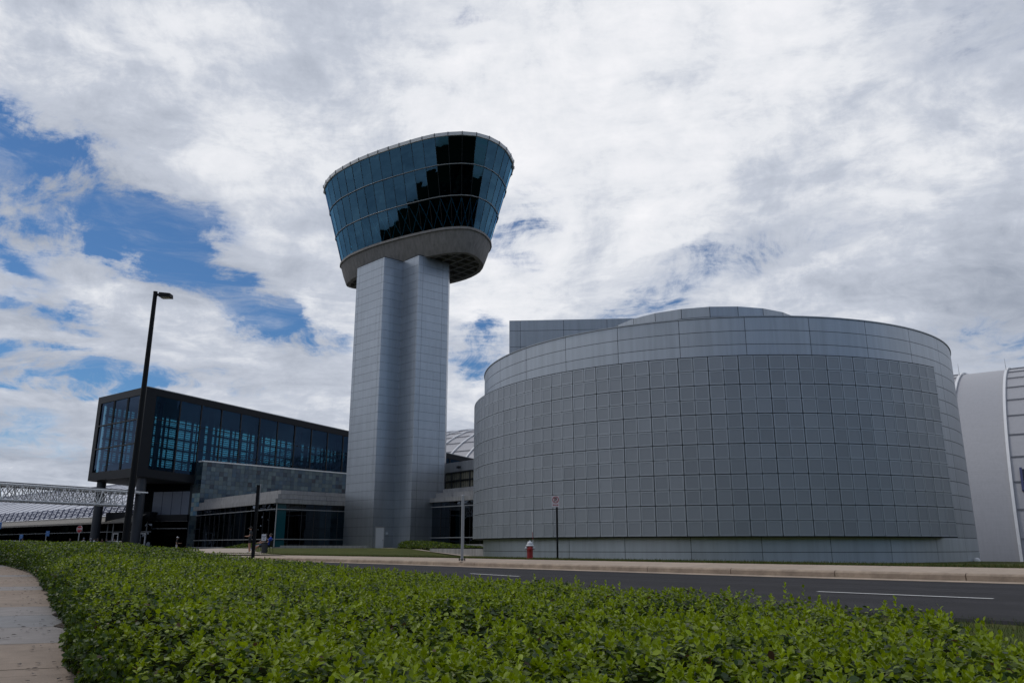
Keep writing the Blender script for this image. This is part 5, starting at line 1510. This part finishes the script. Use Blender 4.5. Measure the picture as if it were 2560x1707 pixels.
c3, p3 = chair(653, 60.0, R(85), 'black metal chair farthest from the bin under the person in jeans')
person('person seated in blue jeans with legs stretched out, farthest from the bin', p3, R(85), 'stretch', (.04, .04, .05), (.05, .09, .2), (.6, .6, .6), long_legs=True)
# bin
bp_ = ground_pt(661.5, 55.2, 0); bz = float(T(bp_[0], bp_[1])[0]) + .035
bn = thing('trash_bin', 'dark grey round litter bin beside the person in the blue shirt', 'litter bin', (bp_[0], bp_[1], bz))
m = MB(); m.lathe([(0, 0), (.17, 0), (.18, .03), (.19, .64), (0, .64)], n=20); bd = m.build('bin_body', mat('bin_grey', (.035, .04, .048), .5), bn, local=True, smooth=True)
m = MB()
for k in range(20): a = 2 * math.pi * k / 20; m.bar((.182 * math.cos(a), .182 * math.sin(a), .05), (.195 * math.cos(a), .195 * math.sin(a), .62), .02, .012)
m.build('slat', MATS['bin_grey'], bd, local=True)
m = MB(); m.lathe([(.205, .64), (.205, .68), (.15, .71), (.10, .72), (.09, .69)], n=20); m.build('lid', black, bn, local=True, smooth=True)
# white notice
np_ = at(659.5, 1343, 57.2); nzb = float(T(np_.x, np_.y)[0]) + .035
nt_ = thing('notice_stand', 'white notice board on a thin stand rising above the seated people', 'sign', (np_.x, np_.y, nzb))
zc_ = np_.z - nzb
m = MB(); m.box((0, 0, zc_), (.31, .02, .45)); pn = m.build('panel', mat('notice_white', (.62, .66, .72), .5), nt_, local=True)
m = MB(); m.tube([(0, .03, 0), (0, .03, zc_ + .26)], .016, 8); m.build('pole', black, nt_, local=True)
m = MB(); m.box((0, .03, .02), (.34, .34, .03)); m.build('base', black, nt_, local=True)
m = MB()
for zz2, ws in ((.10, (.09, .06, .07)), (.0, (.05, .11)), (-.11, (.05, .05))):
    x = -sum(ws) / 2 - .012 * (len(ws) - 1) / 2
    for w2 in ws: m.box((x + w2 / 2, -.012, zc_ + zz2), (w2, .004, .045)); x += w2 + .018
m.build('lettering', mat('notice_ink', (.05, .06, .09), .6), pn, local=True)

g0 = ground_pt(441, 82, -.17)
person('person walking before the dark entrance in black top, white shorts and white cap', g0, R(-70), 'walk', (.012, .012, .016), (.62, .60, .66), (.5, .5, .5), hat=(.6, .6, .62))
HEADS = [(53, 88, (.20, .19, .19), None, 'person with grey shirt below the small blue sign, behind the hedge', 10),
         (172, 90, (.03, .03, .035), None, 'person in black with dark hair, left of the stop sign', -60),
         (207, 86, (.55, .55, .58), (.12, .14, .2), 'person in white shirt and dark cap just right of the stop sign', 40),
         (224.5, 92, (.50, .50, .54), (.62, .62, .63), 'person in white with a white cap beside the left gallery column', 120),
         (233.5, 95, (.56, .57, .62), None, 'person in white shirt without cap behind the white capped person', -30),
         (242, 90, (.03, .035, .05), None, 'person in black shirt in the middle of the waiting group', 70),
         (253, 93, (.10, .05, .05), None, 'person in dark red shirt in the waiting group by the column', 10),
         (265, 99, (.025, .02, .025), None, 'person in black standing by the entrance doors, behind the pale car', 150),
         (285, 101, (.18, .10, .08), None, 'person in brown top in front of the entrance doors', 180)]
for (u, Y, sh_, ht, lab, rz_) in HEADS:
    person(lab, ground_pt(u, Y, -.17), R(rz_), 'stand', sh_, (.03, .03, .04), (.3, .3, .3), hat=ht, sk=skin if (int(u) % 2) else skin2, long_legs=True, group='people waiting near the entrance', scale=.97 if Y < 95 else 1.0)

# ------------------------------------------------------------------ cars behind the hedge
def make_car(label, loc, rz):
    t = thing('parked_car', label, 'car', loc, rz, 'cars parked before the entrance')
    prof_low = [(-2.2, .35), (-2.25, .62), (-2.1, .86), (-1.2, .93), (1.0, .92), (2.05, .72), (2.2, .5), (2.15, .3)]
    m = MB(); Wd = .88
    def sec(y, wd): return [(x, y * wd, z) for x, z in prof_low]
    secs = [[(x * .985, y, z * .98 + .01) for x, z in prof_low] if abs(y) > .8 else [(x, y, z) for x, z in prof_low] for y in (-.88, -.78, .78, .88)]
    for a, b_ in zip(secs, secs[1:]):
        for i in range(len(prof_low)): j = (i + 1) % len(prof_low); m.face([a[i], a[j], b_[j], b_[i]])
    m.face(secs[0]); m.face(secs[-1][::-1])
    cab = [(-1.75, .90, .80), (-1.15, 1.42, .62), (.35, 1.46, .62), (1.15, .92, .78)]
    bl = [(x, -y, z) for x, z, y in cab]; br_ = [(x, y, z) for x, z, y in cab]
    for i in range(3): m.face([bl[i], bl[i + 1], br_[i + 1], br_[i]][::-1])
    body = m.build('body', mat('car_white', (.62, .63, .65), .25, spec=.6) if 'car_white' not in MATS else MATS['car_white'], t, local=True)
    gls = mat('car_glass', (.012, .015, .018), .08) if 'car_glass' not in MATS else MATS['car_glass']
    for s_, q in ((-1, bl), (1, br_)):
        m = MB(); c = sum((Vector(p) for p in q), Vector()) / 4; m.face([tuple(Vector(p) + Vector((0, .004 * s_, 0))) for p in q][::s_]); m.build('side_window', gls, t, local=True)
    for i, nm in ((0, 'rear_window'), (2, 'windscreen')):
        m = MB(); q = [Vector(bl[i]), Vector(bl[i + 1]), Vector(br_[i + 1]), Vector(br_[i])]; c = sum(q, Vector()) / 4; nn_ = (q[1] - q[0]).cross(q[3] - q[0]).normalized(); nn_ = nn_ if nn_.z > 0 else -nn_
        m.face([c + (p - c) * .88 + nn_ * .006 for p in q]); m.build(nm, gls, t, local=True)
    for x in (-1.38, 1.38):
        for s_ in (-1, 1):
            m = MB(); m.tube([(x, .70 * s_, .32), (x, .89 * s_, .32)], .32, 18); wl = m.build('wheel', black, t, local=True)
            m = MB(); m.tube([(x, .885 * s_, .32), (x, .90 * s_, .32)], .2, 14); m.build('rim', grayp, wl, local=True)
    for s_ in (-1, 1):
        m = MB(); m.box((-2.2, .66 * s_, .72), (.1, .34, .14)); m.build('tail_light', signred, t, local=True)
        m = MB(); m.box((2.1, .64 * s_, .62), (.12, .34, .12)); m.build('headlight', whitep, t, local=True)
    m = MB(); m.box((-1.42, 0, 1.36), (.1, .5, .05)); m.build('brake_light', mat('lit_red', (.8, .03, .03), .4) if 'lit_red' not in MATS else MATS['lit_red'], t, local=True)
    return t
p = ground_pt(17, 84, -.2); car = make_car('white car at the left edge, only its roof showing over the hedge', p, R(175))
p = ground_pt(281, 87, -.22); dup(car, p, R(160), 'white car right of the waiting people, only its roof showing over the hedge')

# ------------------------------------------------------------------ wood behind the photographer (seen mirrored in the glass)
NW = 300; PT, NTt, DT, LT, CT_ = [], [], [], [], []
for k in range(NW):
    f = k / NW
    if f < .36: x, y = -262 + rng.normal(0, 6), 345 - f / .36 * 480
    elif f < .80: x, y = -240 + (f - .36) / .44 * 500, -135 + rng.normal(0, 9)
    else: x, y = 262 + rng.normal(0, 8), -130 + (f - .80) / .20 * 230
    h = rng.uniform(17, 26) * (1.3 if rng.random() < .25 else 1); wv_ = h * rng.uniform(.20, .30)
    nlf = 380
    f = rng.random(nlf) ** .8; a = rng.uniform(0, 6.28, nlf); rr_ = wv_ * np.sqrt(1 - f * .93) * rng.random(nlf) ** .3
    PT.append(np.stack([x + rr_ * np.cos(a), y + rr_ * np.sin(a), -1 + h * f], 1)); LT.append(rng.uniform(1.4, 3.4, nlf))
PT = np.concatenate(PT); LT = np.concatenate(LT); n = len(PT)
wood = leaf_mesh('woodland', PT, rand_unit(n), rand_unit(n), LT * 1.25, np.tile(np.array([[.008, .012, .007]]), (n, 1)) * rng.uniform(.6, 1.3, (n, 1)), mat('wood_leaf', (.01, .015, .008), .8, attr='tint', spec=.2), None, False, 1.6)
struct(wood, 'stuff')
